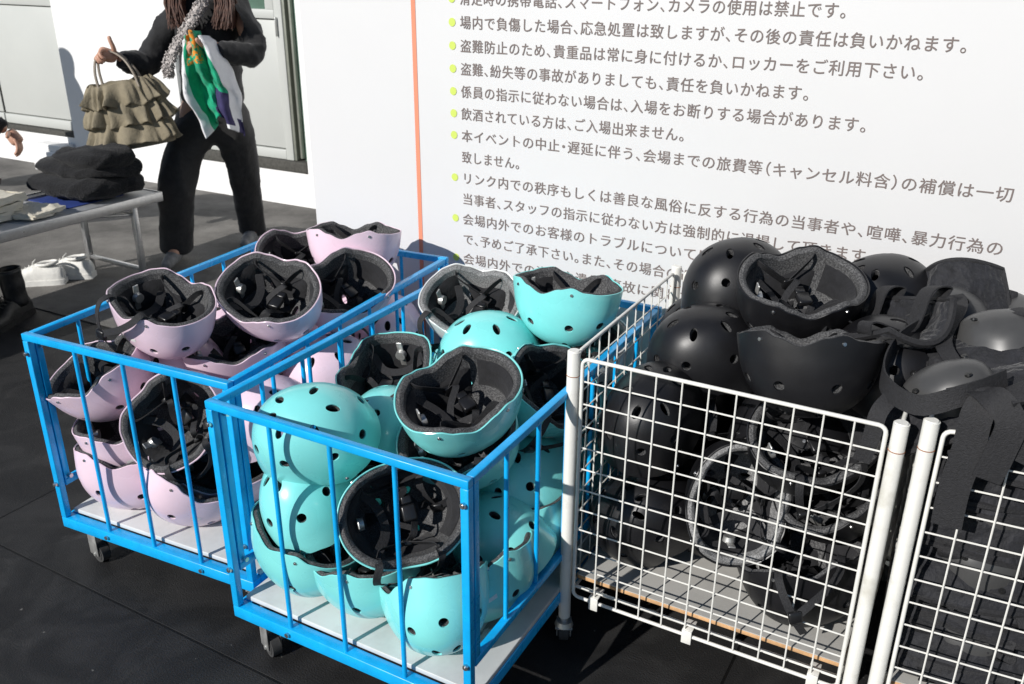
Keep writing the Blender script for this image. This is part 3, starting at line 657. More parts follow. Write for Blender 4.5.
    ('B','black',(0.738,1.869,0.389),(-0.42, -0.45, -1.12),(0.36, -1.14, 0.06),1,''),
    ('B','black',(0.625,1.764,0.552),(-0.23, -0.52, -0.72),(0.92, -0.69, 0.11),1,''),
    ('B','black',(0.444,1.865,0.479),(-0.24, -0.56, 1.09),(1.08, 0.26, 0.03),1,''),
    ('B','black',(0.806,1.871,0.291),(-0.66, -0.51, 0.98),(0.87, 0.43, 0.08),1,''),
    ('B','black',(0.712,1.967,0.509),(-0.41, -0.38, -0.96),(0.37, -0.71, 0.12),1,''),
    ('B','black',(0.625,1.815,0.371),(-0.43, 0.34, -0.94),(0.98, 0.29, 0.09),1,''),
    ('B','black',(0.622,2.002,0.527),(0.17, -0.68, 1.24),(0.21, -0.73, 0.25),1,''),
    ('B','black',(0.718,1.791,0.287),(-0.2, 0.31, -1.04),(0.35, -1.2, -0.16),1,''),
    ('B','black',(0.476,2.075,0.408),(0.12, -0.24, -0.98),(-0.09, 0.99, 0.22),1,''),
    ('B','black',(0.811,1.903,0.515),(-0.52, -0.46, -0.99),(-0.72, -0.41, -0.19),1,''),
    ('B','black',(0.438,1.965,0.270),(0.77, 0.14, 1.04),(-0.09, 1.13, -0.09),1,''),
]
GN = {'P': 'pink helmets piled in the left blue cart', 'T': 'teal and white helmets piled in the middle blue cart', 'B': 'black helmets piled in the white wire cage'}
FN = {'P': 'pink helmet half hidden lower in the pile of the left blue cart', 'T': 'teal helmet half hidden lower in the pile of the middle blue cart', 'B': 'black helmet half hidden lower in the pile of the white wire cage'}
for i, (c, col, loc, op, fr, st_, lab) in enumerate(HELMETS): helmet(col, loc, op, fr, st_, lab or FN[c], GN[c], i)
# ---------------------------------------------------------------- knee pads
fab = mat('black_nylon', (.010, .0105, .014), .75, var=.45, scale=25, bump=.5, bscale=90, sheen=.12)
capm = mat('glossy_pad_cap', (.06, .06, .06), .36, var=.1, scale=9, rvar=.07)
def pad_set(seed):
    R = random.Random(seed)
    mb = MB(); k1 = .045+R.uniform(-.01, .012)
    def base(u, v, up=0):
        x = (u*2-1); y = (v*2-1); wd = .082+.012*cos(y*2.2)
        return Vector((x*wd, y*.135*(1-.12*x*x), -k1*x*x-.012*y*y+up))
    mb.grid(lambda u, v: base(u, v), 22, 28); me = mb.mesh('sleeve')
    o = bpy.data.objects.new('s', me); C.objects.link(o); md = o.modifiers.new('s', 'SOLIDIFY'); md.thickness = .012; md.offset = 0
    b = o.modifiers.new('b', 'SUBSURF'); b.levels = 1; applied(o); me = o.data; bpy.data.objects.remove(o)
    for p_ in me.polygons: p_.use_smooth = True
    ruffle(me, .007, 26, seed, (1, .5, 1.3)); me.materials.clear(); me.materials.append(fab)
    mb = MB(); edge = [base(i/16, 0) for i in range(16)]+[base(1, i/24) for i in range(24)]+[base(1-i/16, 1) for i in range(16)]+[base(0, 1-i/24) for i in range(24)]
    mb.tube(edge, .0075, 6, True); bd = mb.mesh('binding'); bd.materials.append(webb)
    mb = MB()
    def cap(u, v):
        r = min(1, v); a = 2*pi*u; x = r*cos(a); y = r*sin(a)
        x *= (1+.12*cos(a*2)); z = .012+.040*max(0, 1-r**2.6)**.6 if v < 1 else .004
        return Vector((x*.062, y*.080, z-k1*(x*.76)**2))
    mb.grid(cap, 32, 10, closeu=True); cm = mb.mesh('cap'); cm.materials.append(capm)
    sts = []
    for y in (-.07, .06):
        mb = MB(); j = lambda s=.012: R.uniform(-s, s)
        mb.ribbon([(.078, y, -k1-.0), (.100+j(), y+j(), -k1-.02), (.07+j(), y+j(), -k1-.032), (0, y+j(), -.03), (-.07+j(), y+j(), -k1-.028), (-.102+j(), y+j(), -k1-.012), (-.078, y, -k1+.002)], .04, (0, 1, 0), .003)
        sm = mb.mesh('strap'); sm.materials.append(webb); sts.append(sm)
    return me, cm, sts, bd
RIVD = RIV.copy(); RIVD.materials.clear(); RIVD.materials.append(mat('dark_rivet', (.06, .06, .06), .35, .8, var=.1))
PADS = [pad_set(i) for i in range(4)]
def knee_pad(loc, rot, label, k, group='black knee pads stuffed in the right wire cage', st=True):
    t = empty('knee_pad', label=label, cat='knee pad', group=group); t.location = loc; t.rotation_euler = rot
    me, cm, sts, bd = PADS[k % 4]; link('sleeve', me, None, t); link('binding', bd, None, t); link('cap', cm, None, t)
    if st:
        for s in sts: link('strap', s, None, t)
    for x, y in ((.032, .045), (-.032, .045), (.032, -.045), (-.032, -.045)):
        r = link('rivet', RIVD, None, t); r.location = (x, y, .038); r.scale = (1.4, 1.4, 1.2)
    return t
CB = frame(CBX, CBY, CBA)
ORD = ['lowest', 'second lowest', 'third lowest', 'fourth lowest', 'fifth lowest', 'sixth lowest', 'seventh lowest', 'eighth lowest', 'ninth lowest', 'tenth lowest', 'eleventh lowest', 'uppermost']
RP = random.Random(11)
for col_, (u, v, nl) in enumerate(((.15, .118, 12), (.44, .12, 11), (.16, .44, 11))):
    for i in range(nl):
        p_ = CB @ Vector((u+RP.uniform(-.018, .018), v+RP.uniform(-.015, .015), (.235+i*.046)))
        nm = ['in the front left stack of the right cage', 'in the front right stack of the right cage', 'in the rear stack of the right cage'][col_]
        knee_pad(p_, (RP.uniform(-.10, .10), -.42+RP.uniform(-.12, .12), CBA+pi/2+RP.uniform(-.25, .25)), 'the '+ORD[i if i < nl-1 else 11]+' black knee pad '+nm, i+col_)
TOP = [((.10, .27, .845), (-.25, .22, 1.45), 'black knee pad with a broad satin cap sprawled on top of the right cage'),
 ((.235, .30, .83), (2.9, .35, 1.1), 'black knee pad right of the satin capped one on top of the right cage'),
 ((.02, .42, .80), (1.2, -.25, -.2), 'black knee pad standing with its folded sleeve up at the back of the heap'),
 ((.02, .11, .785), (-.55, -.12, 1.7), 'black knee pad hanging over the corner post between the two wire cages'),
 ((-.09, .30, .785), (2.8, -.3, .8), 'black knee pad slumped between the black helmets and the heap'),
 ((.17, .12, .80), (2.7, .3, 2.0), 'black knee pad facing down at the front of the heap'),
 ((.14, .48, .80), (.3, .1, .4), 'black knee pad at the rear right of the heap against the notice board'),
 ((.33, .18, .80), (2.9, .1, .5), 'black knee pad on top toward the right front of the heap'),
 ((.36, .42, .77), (.3, .1, 1.5), 'black knee pad on top toward the right rear of the heap')]
for i, (l, r, lab) in enumerate(TOP): knee_pad(CB @ Vector(l), (r[0], r[1], CBA+r[2]), lab, i, 'black knee pads heaped on top of the right wire cage')
def long_strap(pts, w, wd, label, th=.0032):
    mb = MB(); mb.ribbon([CB @ Vector(q) for q in pts], w, wd if isinstance(wd, list) else CB.to_3x3() @ Vector(wd), th); o = mb.build('elastic_strap', webb); tag(o, label, 'strap', 'elastic straps hanging off the heap')
long_strap([(.14, .06, .80), (.10, .02, .835), (.066, -.012, .815), (.062, -.02, .74), (.055, -.02, .66), (.056, -.02, .585)], .05, (1, -.1, -.1), 'long black elastic strap hanging down the front of the right cage')
long_strap([(.03, .05, .82), (.075, -.005, .84), (.112, -.026, .81), (.108, -.028, .75), (.098, -.027, .695)], .046, (1, 0, .25), 'shorter black elastic strap folded beside the long hanging one')
long_strap([(.24, .05, .82), (.20, .0, .825), (.165, -.02, .79), (.145, -.022, .735)], .042, (1, 0, .5), 'black elastic strap end at the far right over the wire')
long_strap([(-.03, .30, .84), (-.08, .18, .83), (-.09, .07, .80), (-.03, .0, .795), (.04, .0, .83), (.10, .05, .85)], .036, (0, .2, 1), 'black looped elastic strap curling over the corner of the right cage')
long_strap([(.0, .47, .86), (.02, .34, .87), (.0, .22, .835), (.04, .10, .82)], .03, (1, .3, .2), 'black strap lying across the heap from back to front')
long_strap([(-.06, .06, .79), (-.085, .02, .76), (-.09, .01, .71), (-.10, .01, .66)], .03, (1, 0, 0), 'black strap end dangling behind the first cage post')
# ---------------------------------------------------------------- person
skinm = mat('skin', (.52, .29, .20), .5, var=.06, scale=20)
swt = mat('black_sweatshirt', (.010, .010, .011), .85, var=.3, scale=30, bump=.3, bscale=60, sheen=.15)
trs = mat('charcoal_trousers', (.022, .021, .021), .75, var=.25, scale=25, bump=.3, bscale=50, sheen=.1)
hairm = mat('brown_hair', (.085, .032, .017), .6, var=.5, scale=60)
shoe = mat('grey_shoe', (.22, .22, .22), .6, var=.3, scale=30)
PX, PY = -1.5, 4.6
P_ = empty('person', (PX, PY, .004), 0, label='person in black sweatshirt and charcoal trousers walking with a ruffled bag and a towel', cat='person')
def loc(chains): return [[(x-PX, y-PY, z, r) for (x, y, z, r) in ch] for ch in chains]
hipc = (-1.51, 4.62, .82)
def hand(wr, dirn, palm, curl, thumb):
    """palm block + five bent fingers as skin chains; dirn = towards fingertips, palm = palm normal, thumb = side of the thumb"""
    w_ = Vector(wr); d = Vector(dirn).normalized(); n_ = Vector(palm); n_ = (n_-d*n_.dot(d)).normalized(); s = n_.cross(d)
    if s.dot(Vector(thumb)) < 0: s = -s
    ms = []
    c = lambda p, r: (p.x, p.y, p.z, r)
    ms.append(skin([[c(w_, .026), c(w_+d*.03, (.034)), c(w_+d*.065, .036), c(w_+d*.085, .03)]], 2))
    for i, L in enumerate((.068, .076, .070, .056)):
        b = w_+d*.078+s*(.030-.0195*i); pts = [c(b-d*.02, .0095), c(b, .0095)]; dd = d.copy(); q = b.copy()
        for k in range(3):
            dd = (dd*cos(curl)+n_*sin(curl)).normalized(); nn = n_; n2 = (n_*cos(curl*(k+1))-d*sin(curl*(k+1))); q = q+(d*cos(curl*(k+1))+n_*sin(curl*(k+1)))*L*(.42, .32, .26)[k]
            pts.append(c(q, .0092-.0009*k))
        ms.append(skin([pts], 1))
    b = w_+d*.02+s*.026; t_ = Vector(thumb).normalized()
    ms.append(skin([[c(b, .013), c(b+s*.02+t_*.018+d*.008, .0115), c(b+s*.022+t_*.045+d*.014, .0105), c(b+s*.02+t_*.068+d*.012, .009)]], 1))
    return ms
LW, RW = (-1.842, 4.36, 1.045), (-1.395, 4.335, 1.105)
body = [skin(loc([[(*hipc, .11), (-1.50, 4.62, .98, .105), (-1.48, 4.61, 1.14, .12), (-1.47, 4.60, 1.27, .075), (-1.465, 4.59, 1.34, .048), (-1.46, 4.56, 1.42, .07), (-1.46, 4.55, 1.50, .085), (-1.46, 4.56, 1.56, .06)],
  [(-1.47, 4.60, 1.27, .075), (-1.62, 4.60, 1.25, .055), (-1.765, 4.53, 1.0, .04), (*LW, .026)], [(-1.47, 4.60, 1.27, .075), (-1.315, 4.60, 1.25, .055), (-1.235, 4.50, 1.03, .04), (*RW, .026)],
  [(*hipc, .11), (-1.60, 4.6, .76, .08), (-1.71, 4.52, .42, .055), (-1.765, 4.56, .09, .038), (-1.76, 4.45, .045, .035)], [(*hipc, .11), (-1.43, 4.62, .76, .08), (-1.42, 4.72, .43, .055), (-1.445, 4.86, .10, .038), (-1.44, 4.76, .05, .035)]]), 2)]
hl = hand((LW[0]-PX, LW[1]-PY, LW[2]), (-.55, -.45, .25), (.25, -.5, -.8), 1.1, (-.15, -.1, 1))
hr = hand((RW[0]-PX, RW[1]-PY, RW[2]), (-.75, -.45, .25), (-.25, .3, -.9), .95, (-.3, -.6, .7))
hd = MB(); hd.sph((.04, -.10, 1.545), (.012, .02, .016)); hd.sph((0.04, -.12, 1.505), (.026, .008, .007))
for sx in (-.03, .03): hd.sph((.04+sx, -.105, 1.54), .009)
bm_ = joined(body+hl+hr+[hd.mesh('f')]); link('body', bm_, skinm, P_)
sw = skin(loc([[(-1.51, 4.62, .78, .160), (-1.50, 4.62, .84, .160), (-1.50, 4.62, .98, .150), (-1.48, 4.61, 1.14, .155), (-1.47, 4.60, 1.25, .108), (-1.468, 4.595, 1.31, .062)],
  [(-1.48, 4.61, 1.14, .165), (-1.61, 4.60, 1.245, .085), (-1.725, 4.55, 1.07, .064), (-1.765, 4.49, .99, .064), (-1.825, 4.39, 1.03, .045), (-1.837, 4.368, 1.04, .034)],
  [(-1.48, 4.61, 1.14, .165), (-1.33, 4.60, 1.245, .085), (-1.255, 4.55, 1.12, .075), (-1.24, 4.49, 1.03, .072), (-1.34, 4.37, 1.08, .05), (-1.38, 4.345, 1.10, .038)]]), 3)
ruffle(sw, .014, 6, 3); ruffle(sw, .006, 14, 6, (1, 1, .6)); link('sweatshirt', sw, swt, P_)
tr = skin(loc([[(-1.51, 4.62, .86, .145), (-1.51, 4.62, .80, .15), (-1.60, 4.6, .68, .115), (-1.68, 4.55, .52, .10), (-1.715, 4.525, .40, .092), (-1.75, 4.54, .22, .088), (-1.765, 4.555, .07, .09), (-1.767, 4.555, .045, .088)],
  [(-1.51, 4.62, .80, .15), (-1.425, 4.63, .68, .115), (-1.415, 4.68, .52, .10), (-1.42, 4.72, .42, .09), (-1.435, 4.80, .24, .085), (-1.448, 4.86, .09, .085), (-1.45, 4.865, .06, .084)]]), 3)
ruffle(tr, .014, 5, 5, (1, 1, .6)); ruffle(tr, .005, 12, 2, (1, 1, .5)); link('trousers', tr, trs, P_)
for (x, y, z) in ((-1.765, 4.50, .0), (-1.445, 4.80, .02)):
    s_ = skin([[(x-PX, y+.08-PY, z+.045, .04), (x-PX, y-PY, z+.045, .042), (x-PX, y-.09-PY, z+.035, .036), (x-PX, y-.15-PY, z+.028, .022)]], 2); link('shoe', s_, shoe, P_)
hs = [skin(loc([[(-1.46, 4.60, 1.62, .06), (-1.46, 4.61, 1.53, .105), (-1.46, 4.64, 1.42, .10), (-1.46, 4.66, 1.30, .09)]]), 2)]
RH = random.Random(4)
for sx in (-1, 1):
    for k in range(380):
        x = -1.46+sx*(.075+RH.uniform(-.01, .065)); y = 4.50+RH.uniform(-.05, .07); L = RH.uniform(1.165, 1.22)
        mb = MB(); mb.tube([(-1.46+sx*.06-PX, y+.03-PY, 1.56), (x-PX, y-PY, 1.42), (x+sx*.015-PX, y-.03-PY, 1.28), (x+RH.uniform(-.02, .02)-PX, y-.055-PY, L)], [.0038, .0034, .003, .001], 4); hs.append(mb.mesh('h'))
link('hair', joined(hs), hairm, P_)
# ---------------------------------------------------------------- fuzzy cross body strap, bag, towel
def puffy(name, pts, r, m, label, cat, seed=1, n=2600, sz=.0048):
    q = catmull([Vector(a) for a in pts], 14); mb = MB(); R = random.Random(seed)
    mb.tube(q, r, 8)
    me0 = mb.mesh(name); V = [tuple(v.co) for v in me0.vertices]; Fc = [list(p_.vertices) for p_ in me0.polygons]
    b0 = MB(); b0.sph((0, 0, 0), 1, 6); b1 = b0.mesh('bead')
    for k in range(n):
        a = q[R.randrange(len(q))]+Vector((R.uniform(-1, 1), R.uniform(-1, 1), R.uniform(-1, 1)))*r*1.1; z_ = R.uniform(.5, 1)*sz; n0 = len(V)
        V += [tuple(a+v.co*z_) for v in b1.vertices]; Fc += [[n0+i for i in p_.vertices] for p_ in b1.polygons]
    me = bpy.data.meshes.new(name); me.from_pydata(V, [], Fc)
    for p_ in me.polygons: p_.use_smooth = True
    return tag(link(name, me, m), label, cat)
fuzz = mat('pale_fuzzy_knit', (.50, .46, .44), .9, var=.3, scale=90, bump=.5, bscale=200)
puffy('shoulder_strap', [(-1.40, 4.46, 1.36), (-1.47, 4.41, 1.24), (-1.55, 4.40, 1.13), (-1.625, 4.41, 1.02), (-1.64, 4.43, .97)], .020, fuzz, 'pale fuzzy knitted strap worn diagonally across the black sweatshirt', 'bag strap')
bagm = mat('khaki_cloth', (.235, .200, .135), .8, var=.12, scale=30, bump=.3, bscale=120)
bagm2 = mat('khaki_handle', (.36, .31, .25), .7, var=.1, scale=30)
BG = empty('handbag', (-1.80, 4.345, .665), .12, label='khaki handbag with three tiers of ruffles held by the person', cat='bag'); BG.rotation_euler = (0, -.16, .15)
def ringpt(u, a, b): return Vector((a*cos(u)*(abs(cos(u))**-.25 if abs(cos(u)) > .05 else 1.5), b*sin(u), 0))
mb = MB(); mb.grid(lambda u, v: ringpt(2*pi*u, .175-.03*v+.01*sin(v*3), .06-.02*v)+Vector((0, 0, .30*v-.02+.012*sin(u*2*pi*3)*v)), 48, 12, closeu=True); vs = [v for v in mb.bm.verts if v.co.z < -.0199+.0001]; mb.bm.faces.new(vs[:48]) if len(vs) >= 48 else None
mb.build('bag_body', bagm, BG)
for k, (z1, z0, a0, a1) in enumerate(((.285, .185, .145, .19), (.20, .095, .165, .208), (.11, .0, .178, .212))):
    mb = MB()
    def f(u, v, k=k, z1=z1, z0=z0, a0=a0, a1=a1):
        th = 2*pi*u; w_ = v**.8; wav = noise.noise(Vector((cos(th)*5.5, sin(th)*5.5, k*9+v*.8)))*.045*w_+sin(th*17+k*2+3*noise.noise(Vector((cos(th)*3, sin(th)*3, k))))*.011*w_
        a = a0+(a1-a0)*w_+wav; b = .045+.04*w_+wav*1.1
        return ringpt(th, a, b)+Vector((0, 0, z1+(z0-z1)*v+wav*.6*v+.02*noise.noise(Vector((th*3, k, 0)))))
    mb.grid(f, 180, 14, closeu=True); o = mb.build('ruffle', bagm, BG); md = o.modifiers.new('s', 'SOLIDIFY'); md.thickness = .003
for s in (-1, 1):
    mb = MB(); mb.ribbon([(-.085, s*.04, .25), (-.08, s*.035, .34), (-.055, s*.02, .405), (.0, s*.012, .425), (.055, s*.02, .385), (.085, s*.035, .32), (.095, s*.04, .25)], .02, (0, 1, 0), .007); mb.build('handle', bagm2, BG)
# towel
tg = mat('green_towel', (.0, .33, .17), .85, var=.12, scale=40, bump=.4, bscale=260, sheen=.1)
tw = mat('white_towel', (.75, .75, .76), .85, var=.04, scale=40, bump=.3, bscale=260)
tn = mat('navy_towel', (.035, .028, .10), .85, var=.12, scale=40, bump=.4, bscale=260)
to = mat('orange_towel_motif', (.75, .26, .02), .85, scale=60, col2=(.0, .33, .17), thr=(.5, .52), bump=.4, bscale=260)
def towel(u, v):
    x = (u-.5); wd = .09+.135*sin(min(1, v*1.35)*pi*.62)-.14*max(0, v-.6); X = x*wd+.05+.10*v**1.2; Z = 1.185-.375*v+.05*x*v-.03*sin(pi*v)*0-.22*(x+.1)*v*(1 if x > -.1 else -.9)-.0
    Y = -.028*cos(x*17+v*2.5)*(1-.2*v)-.035*sin(u*9+1+v)*v-.05*noise.noise(Vector((u*4, v*4, 1)))-.02*noise.noise(Vector((u*11, v*9, 4)))+.07*(x**2)*4*(1-v)
    top = max(0, .12-v)/.12
    return Vector((X, Y-.0, Z-.02*abs(x)*4*top))
def tmi(u, v):
    if u < .10: return 1
    if .10 <= u < .60 and v > .93-.5*max(0, u-.3): return 2 if u > .42 else 0
    if u > .86: return 1 if v < .86 else 2
    if u > .80: return 1
    if v > .62 and u > .50-.25*(v-.62): return 2 if u < .68 or v < .95 else 1
    if v < .36 and .14 < u < .55: return 3
    return 0
mb = MB(); mb.grid(towel, 60, 80, mi=tmi); o = mb.build('towel', (tg, tw, tn, to)); o.location = (-1.50, 4.27, 0)
ss = o.modifiers.new('s', 'SOLIDIFY'); ss.thickness = .006
tag(o, 'green, white and navy sports towel with an orange motif held bunched in a hand', 'towel')
# ---------------------------------------------------------------- low folding table with things on it
TF = frame(-1.70, 4.30, 0); ta = math.atan2(.866, .5)
TT = empty('folding_table', (-1.70, 4.30, .004), ta, label='low grey folding table with aluminium edge carrying coats and cloths', cat='table')   # +x away along the table's long side, +y to the left
tabm = mat('grey_table_laminate', (.42, .43, .44), .4, var=.05, scale=10); alum = mat('brushed_aluminium', (.55, .55, .55), .35, .85, var=.08, scale=40, rvar=.08)
mb = MB(); mb.box((-1.78, .012, .402), (-.012, .488, .428), .002); mb.build('table_top', tabm, TT)
mb = MB(); mb.box((-1.8, 0, .385), (0, .011, .432), .003); mb.box((-1.8, .489, .385), (0, .5, .432), .003); mb.box((-.0115, .0115, .385), (0, .4885, .4315), .003); mb.box((-1.8, .0115, .385), (-1.789, .4885, .4315), .003); mb.build('table_edge', alum, TT)
for x in (-.14, -1.62):
    for y in (.05, .45):
        mb = MB(); mb.box((x-.013, y-.013, .0), (x+.013, y+.013, .40), .002, Matrix.Shear('XY', 4, (0, 0)) if False else None); mb.build('leg', alum, TT)
    mb = MB(); mb.box((x-.009, .065, .06), (x+.009, .435, .078), .002); mb.build('leg_brace', alum, TT); mb = MB(); mb.box((x-.009, .065, .33), (x+.009, .435, .345), .002); mb.build('leg_brace', alum, TT)
    for y in (.06, .44): MB().cyl((x, y, .34), (x-.28, y, .39), .007).build('leg_brace', alum, TT)
TM = frame(-1.70, 4.30, ta)
def on_table(x, y, z=.436): return TM @ Vector((x, y, z))
fleece = mat('black_fleece', (.006, .006, .007), .95, var=.4, scale=60, bump=.9, bscale=130, sheen=.08)
def lump(name, c, size, m, label, cat, seed=0, amp=.03, sc=7, rz=0, sub=4, sq=3.0):
    mb = MB(); bmesh.ops.create_icosphere(mb.bm, subdivisions=sub+1, radius=1)
    for v in mb.bm.verts:
        d = v.co.normalized(); k = (abs(d.x)**sq+abs(d.y)**sq+abs(d.z)**sq)**(-1/sq); v.co = Vector((d.x*k*size[0], d.y*k*size[1], d.z*k*size[2]))
    for f in mb.bm.faces: f.smooth = True
    me = mb.mesh(name); ruffle(me, amp, sc, seed, (1, 1, 2.2))
    o = link(name, me, m); zm = min(v.co.z for v in me.vertices); o.location = (c[0], c[1], c[2]-zm); o.rotation_euler = (0, 0, rz)
    return tag(o, label, cat)
CT = TM @ Vector((-.21, .27, .4385))
CO = empty('folded_coat', CT, ta, label='folded black fleece coat piled on the low grey table', cat='coat')
for k, (x, y, z, sx, sy, sz) in enumerate(((0, 0, .045, .20, .27, .055), (.03, -.01, .115, .17, .26, .048), (.0, -.07, .175, .14, .19, .04))):
    mb = MB(); bmesh.ops.create_icosphere(mb.bm, subdivisions=5, radius=1)
    for v in mb.bm.verts:
        d = v.co.normalized(); q = (abs(d.x)**3+abs(d.y)**3+abs(d.z)**2.4)**(-1/2.8); v.co = Vector((d.x*q*sx+x, d.y*q*sy+y, d.z*q*sz*(1-.25*d.y)+z+.012))
    for f in mb.bm.faces: f.smooth = True
    me = mb.mesh('fold'); ruffle(me, .022, 4, k+2, (1, 1, 1.3)); ruffle(me, .004, 14, k+7, (1, .5, 2)); link('fold', me, fleece, CO)
bluc = mat('blue_mat', (.03, .06, .25), .6, var=.1, scale=20)
mb = MB(); mb.box((-.44, .10, .434), (-.14, .42, .437)); o = mb.build('table_mat', bluc); o.matrix_world = TM; tag(o, 'thin blue mat lying under the black coat on the table', 'mat')
cream = mat('cream_cotton', (.62, .58, .48), .85, var=.06, scale=30, bump=.3, bscale=90)
for (x, y, sx, sy, sz, n_, lab) in ((-.83, .30, .17, .20, .115, 3, 'thick cream cotton cloth folded on the left of the table'), (-.60, .13, .085, .10, .035, 2, 'small cream cloth bundle at the table edge between coat and thick cloth')):
    t = empty('folded_cloth', on_table(x, y, .4335), ta+.2, label=lab, cat='cloth')
    for k in range(n_):
        mb = MB(); h = sz/n_; bmesh.ops.create_cube(mb.bm, size=1); bmesh.ops.subdivide_edges(mb.bm, edges=mb.bm.edges, cuts=12, use_grid_fill=True)
        for v in mb.bm.verts:
            e = (1-abs(v.co.x*2)**6)*(1-abs(v.co.y*2)**6); v.co = Vector((v.co.x*sx*2+.008*k, v.co.y*sy*2-.006*k, v.co.z*h*(.75+.25*e)+h*(k+.5)))
        me = mb.mesh('fold'); ruffle(me, .014, 12, k+9)
        zm = min(v.co.z for v in me.vertices)
        for v in me.vertices: v.co.z += max(0, h*k-zm) if k == 0 else 0
        for p__ in me.polygons: p__.use_smooth = True
        link('fold', me, cream, t)
redb = mat('dark_red_leather', (.045, .006, .006), .35, var=.6, scale=18, bump=.4, bscale=40)
c_ = TM @ Vector((-.62, .52, .436)); lump('pouch', c_, (.11, .07, .06), redb, 'dark red and black pouch behind the cream cloths on the table', 'pouch', 4, .03, 9, ta)
# second person, only the arm reaches into the picture
Q_ = empty('person', (-3.55, 4.62, .004), 0, label='person at the left edge bending over the table with only one hand in view', cat='person')
wr = Vector((.975, .02, .66))
sk = [skin([[(0, 0, .50, .12), (.12, 0, .72, .13), (.30, -.02, .90, .13), (.40, -.03, 1.00, .06), (.46, -.04, 1.07, .09), (.49, -.05, 1.12, .07)],
  [(.30, -.02, .90, .13), (.42, -.15, .92, .06), (.70, -.08, .78, .05), (wr.x, wr.y, wr.z, .028)], [(.30, -.02, .90, .13), (.32, .15, .88, .06), (.5, .22, .72, .05), (.65, .24, .58, .03)],
  [(0, 0, .50, .12), (.06, -.1, .48, .08), (.15, -.1, .40, .07), (.06, -.1, .06, .04)], [(0, 0, .50, .12), (.06, .12, .48, .08), (.17, .12, .40, .07), (.06, .12, .06, .04)]], 2)]
hq = hand(wr, (.55, -.1, -.8), (-.4, -.2, -.5), .45, (.3, -.9, .0))
link('body', joined(sk+hq), skinm, Q_)
jk = skin([[(0, 0, .44, .17), (.12, 0, .72, .17), (.30, -.02, .88, .15), (.37, -.03, .97, .08)], [(.30, -.02, .88, .15), (.42, -.15, .92, .085), (.70, -.08, .78, .07), (wr.x-.025, wr.y-.005, wr.z+.02, .045), (wr.x-.01, wr.y-.002, wr.z+.008, .04)], [(.30, -.02, .88, .15), (.32, .15, .88, .08), (.5, .22, .72, .065), (.63, .24, .59, .045)]], 3)
ruffle(jk, .015, 12, 8); link('jacket', jk, swt, Q_)
tq = skin([[(0, 0, .50, .15), (.08, -.1, .48, .10), (.17, -.1, .40, .085), (.07, -.1, .08, .07)], [(0, 0, .50, .15), (.08, .12, .48, .10), (.18, .12, .40, .085), (.07, .12, .08, .07)]], 2); link('trousers', tq, trs, Q_)
# the passer-by whose shadow falls on the building wall
S_ = empty('person', (-4.36, 5.48, .004), .7, label='person in a dark coat seen only by the shadow on the building', cat='person')
sb = skin([[(0, 0, .88, .12), (0, 0, 1.15, .13), (0, 0, 1.38, .07), (0, 0, 1.44, .05), (0, 0, 1.54, .085), (0, 0, 1.62, .075)], [(0, 0, 1.38, .07), (.19, 0, 1.32, .055), (.25, -.03, 1.05, .04), (.27, -.14, .86, .03)], [(0, 0, 1.38, .07), (-.19, 0, 1.32, .055), (-.25, 0, 1.05, .04), (-.25, -.08, .82, .03)], [(0, 0, .88, .12), (.1, 0, .8, .08), (.11, 0, .45, .055), (.11, .02, .06, .04)], [(0, 0, .88, .12), (-.1, 0, .8, .08), (-.11, 0, .45, .055), (-.11, .02, .06, .04)]], 2)
link('body', sb, skinm, S_); cs = skin([[(0, 0, .55, .18), (0, 0, .9, .16), (0, 0, 1.2, .18), (0, 0, 1.38, .09)], [(0, 0, 1.2, .18), (.2, 0, 1.3, .08), (.25, -.10, 1.05, .06), (.16, -.2, .98, .05)], [(0, 0, 1.2, .18), (-.2, 0, 1.3, .08), (-.26, 0, 1.05, .07), (-.25, -.07, .85, .05)]], 2); link('coat', cs, swt, S_)
S_.scale = (1.1, 1.1, 1.1)
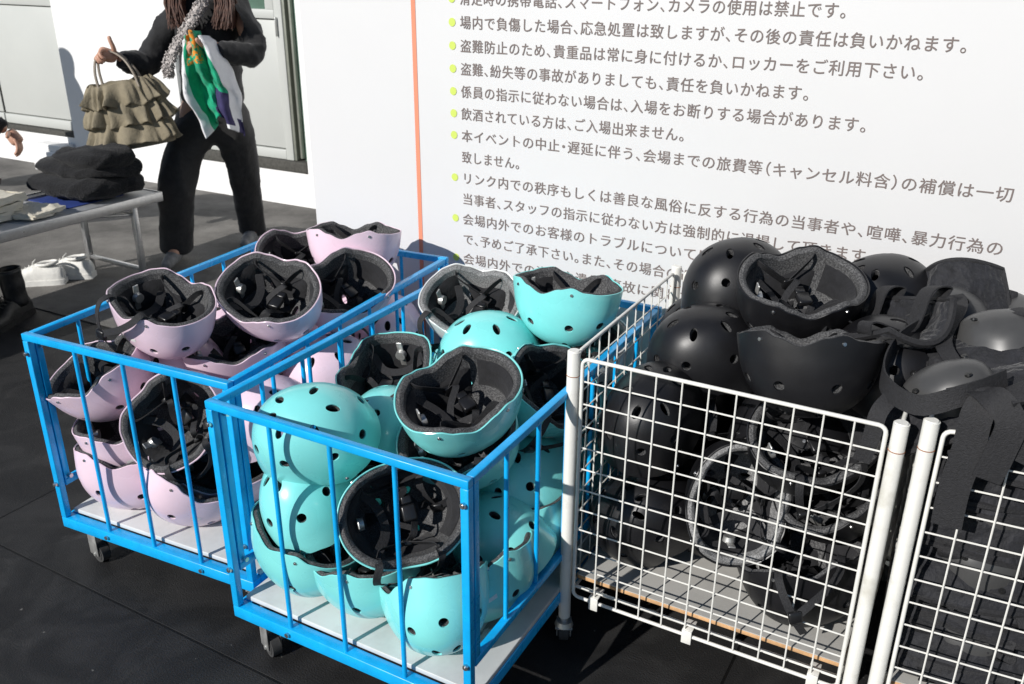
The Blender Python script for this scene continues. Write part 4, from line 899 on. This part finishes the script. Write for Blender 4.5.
# ---------------------------------------------------------------- shoes on the ground
shw = mat('white_leather', (.80, .79, .75), .55, var=.06, scale=30, bump=.2, bscale=60); soleb = mat('shoe_inside', (.12, .12, .13), .9, var=.2, scale=30)
def sneaker(locv, rz, label, upper, inner, boot=0):
    t = empty('boot' if boot else 'sneaker', locv, rz, label=label, cat='boot' if boot else 'shoe', group='black boots under the table' if boot else 'white sneakers under the table')
    prof = [(-.135, .026, .055), (-.125, .033, .068), (-.09, .038, .075), (-.05, .038, .078), (-.01, .038, .082), (.025, .040, .066), (.065, .045, .050), (.10, .043, .043), (.125, .034, .036), (.138, .020, .026)]
    def sect(y):
        for a, b in zip(prof, prof[1:]):
            if y <= b[0]:
                t_ = (y-a[0])/(b[0]-a[0]); return a[1]+(b[1]-a[1])*t_, a[2]+(b[2]-a[2])*t_
        return prof[-1][1:]
    def up(u, v):
        y = -.135+.273*v; w_, h_ = sect(y); a = pi*u; c = cos(a); x = w_*(abs(c)**.7)*(1 if c > 0 else -1)*(1 if sin(a) < .5 else 1-.25*(sin(a)-.5))
        return Vector((x, y, .020+h_*sin(a)**.75))
    mb = MB(); mb.grid(up, 20, 26)
    for e_ in (0, 1): 
        vs = [v for v in mb.bm.verts if abs(v.co.y-(-.135 if e_ == 0 else .138)) < 1e-5]; vs.sort(key=lambda v: math.atan2(v.co.z-.03, v.co.x)); mb.bm.faces.new(vs)
    mb.build('upper', upper, t)
    mb = MB()
    ol = [(sect(y)[0]*1.08, y) for y in [-.135+.273*i/24 for i in range(25)]]; ring = [(x, y) for x, y in ol]+[(-x, y) for x, y in ol[::-1]]
    lo = [mb.bm.verts.new((x, y*1.03, .0)) for x, y in ring]; hi = [mb.bm.verts.new((x, y*1.03, .026)) for x, y in ring]; n_ = len(ring)
    for i in range(n_): mb.bm.faces.new((lo[i], lo[(i+1) % n_], hi[(i+1) % n_], hi[i]))
    mb.bm.faces.new(lo[::-1]); mb.bm.faces.new(hi); mb.build('sole', upper, t)
    if boot:
        mb = MB(); mb.grid(lambda u, v: Vector((.043*cos(2*pi*u)*(1+.06*sin(v*14)), -.07+.055*sin(2*pi*u)+.01*v, .06+.17*v)), 24, 10, closeu=True); o = mb.build('shaft', upper, t); md = o.modifiers.new('s', 'SOLIDIFY'); md.thickness = .006
    else:
        mb = MB(); mb.tube([(.030*cos(a*pi/10), -.065+.048*sin(a*pi/10), .096+.006*cos(a*pi/10)**2+.012*max(0, -sin(a*pi/10))) for a in range(20)], .0075, 8, True); mb.build('collar', upper, t)
        mb = MB(); mb.grid(lambda u, v: Vector((.028*v*cos(2*pi*u), -.065+.046*v*sin(2*pi*u), .0985)), 20, 2, closeu=True); mb.build('insole', inner, t)
    mb = MB()
    for k in range(4): mb.tube([(-.024, -.005+.018*k, .088-.008*k), (0, .0+.018*k, .104-.009*k), (.024, -.005+.018*k, .088-.008*k)], .0028, 6)
    mb.tube([(0, .0, .106), (.02, -.01, .118), (.034, .01, .10)], .0022, 6); mb.build('laces', upper, t)
    return t
sneaker((-2.33, 4.165, .004), 1.75, 'white sneaker on the left of its pair below the table', shw, soleb)
sneaker((-2.23, 4.27, .004), 1.6, 'white sneaker on the right of its pair below the table', shw, soleb)
bk_ = mat('black_boot_leather', (.008, .008, .008), .5, var=.3, scale=30, bump=.3, bscale=60)
sneaker((-2.32, 3.64, .0), 2.9, 'black boot cut off by the left edge of the picture', bk_, soleb, 1)
sneaker((-2.205, 3.67, .0), 3.0, 'black boot standing right of the other near the table', bk_, soleb, 1)
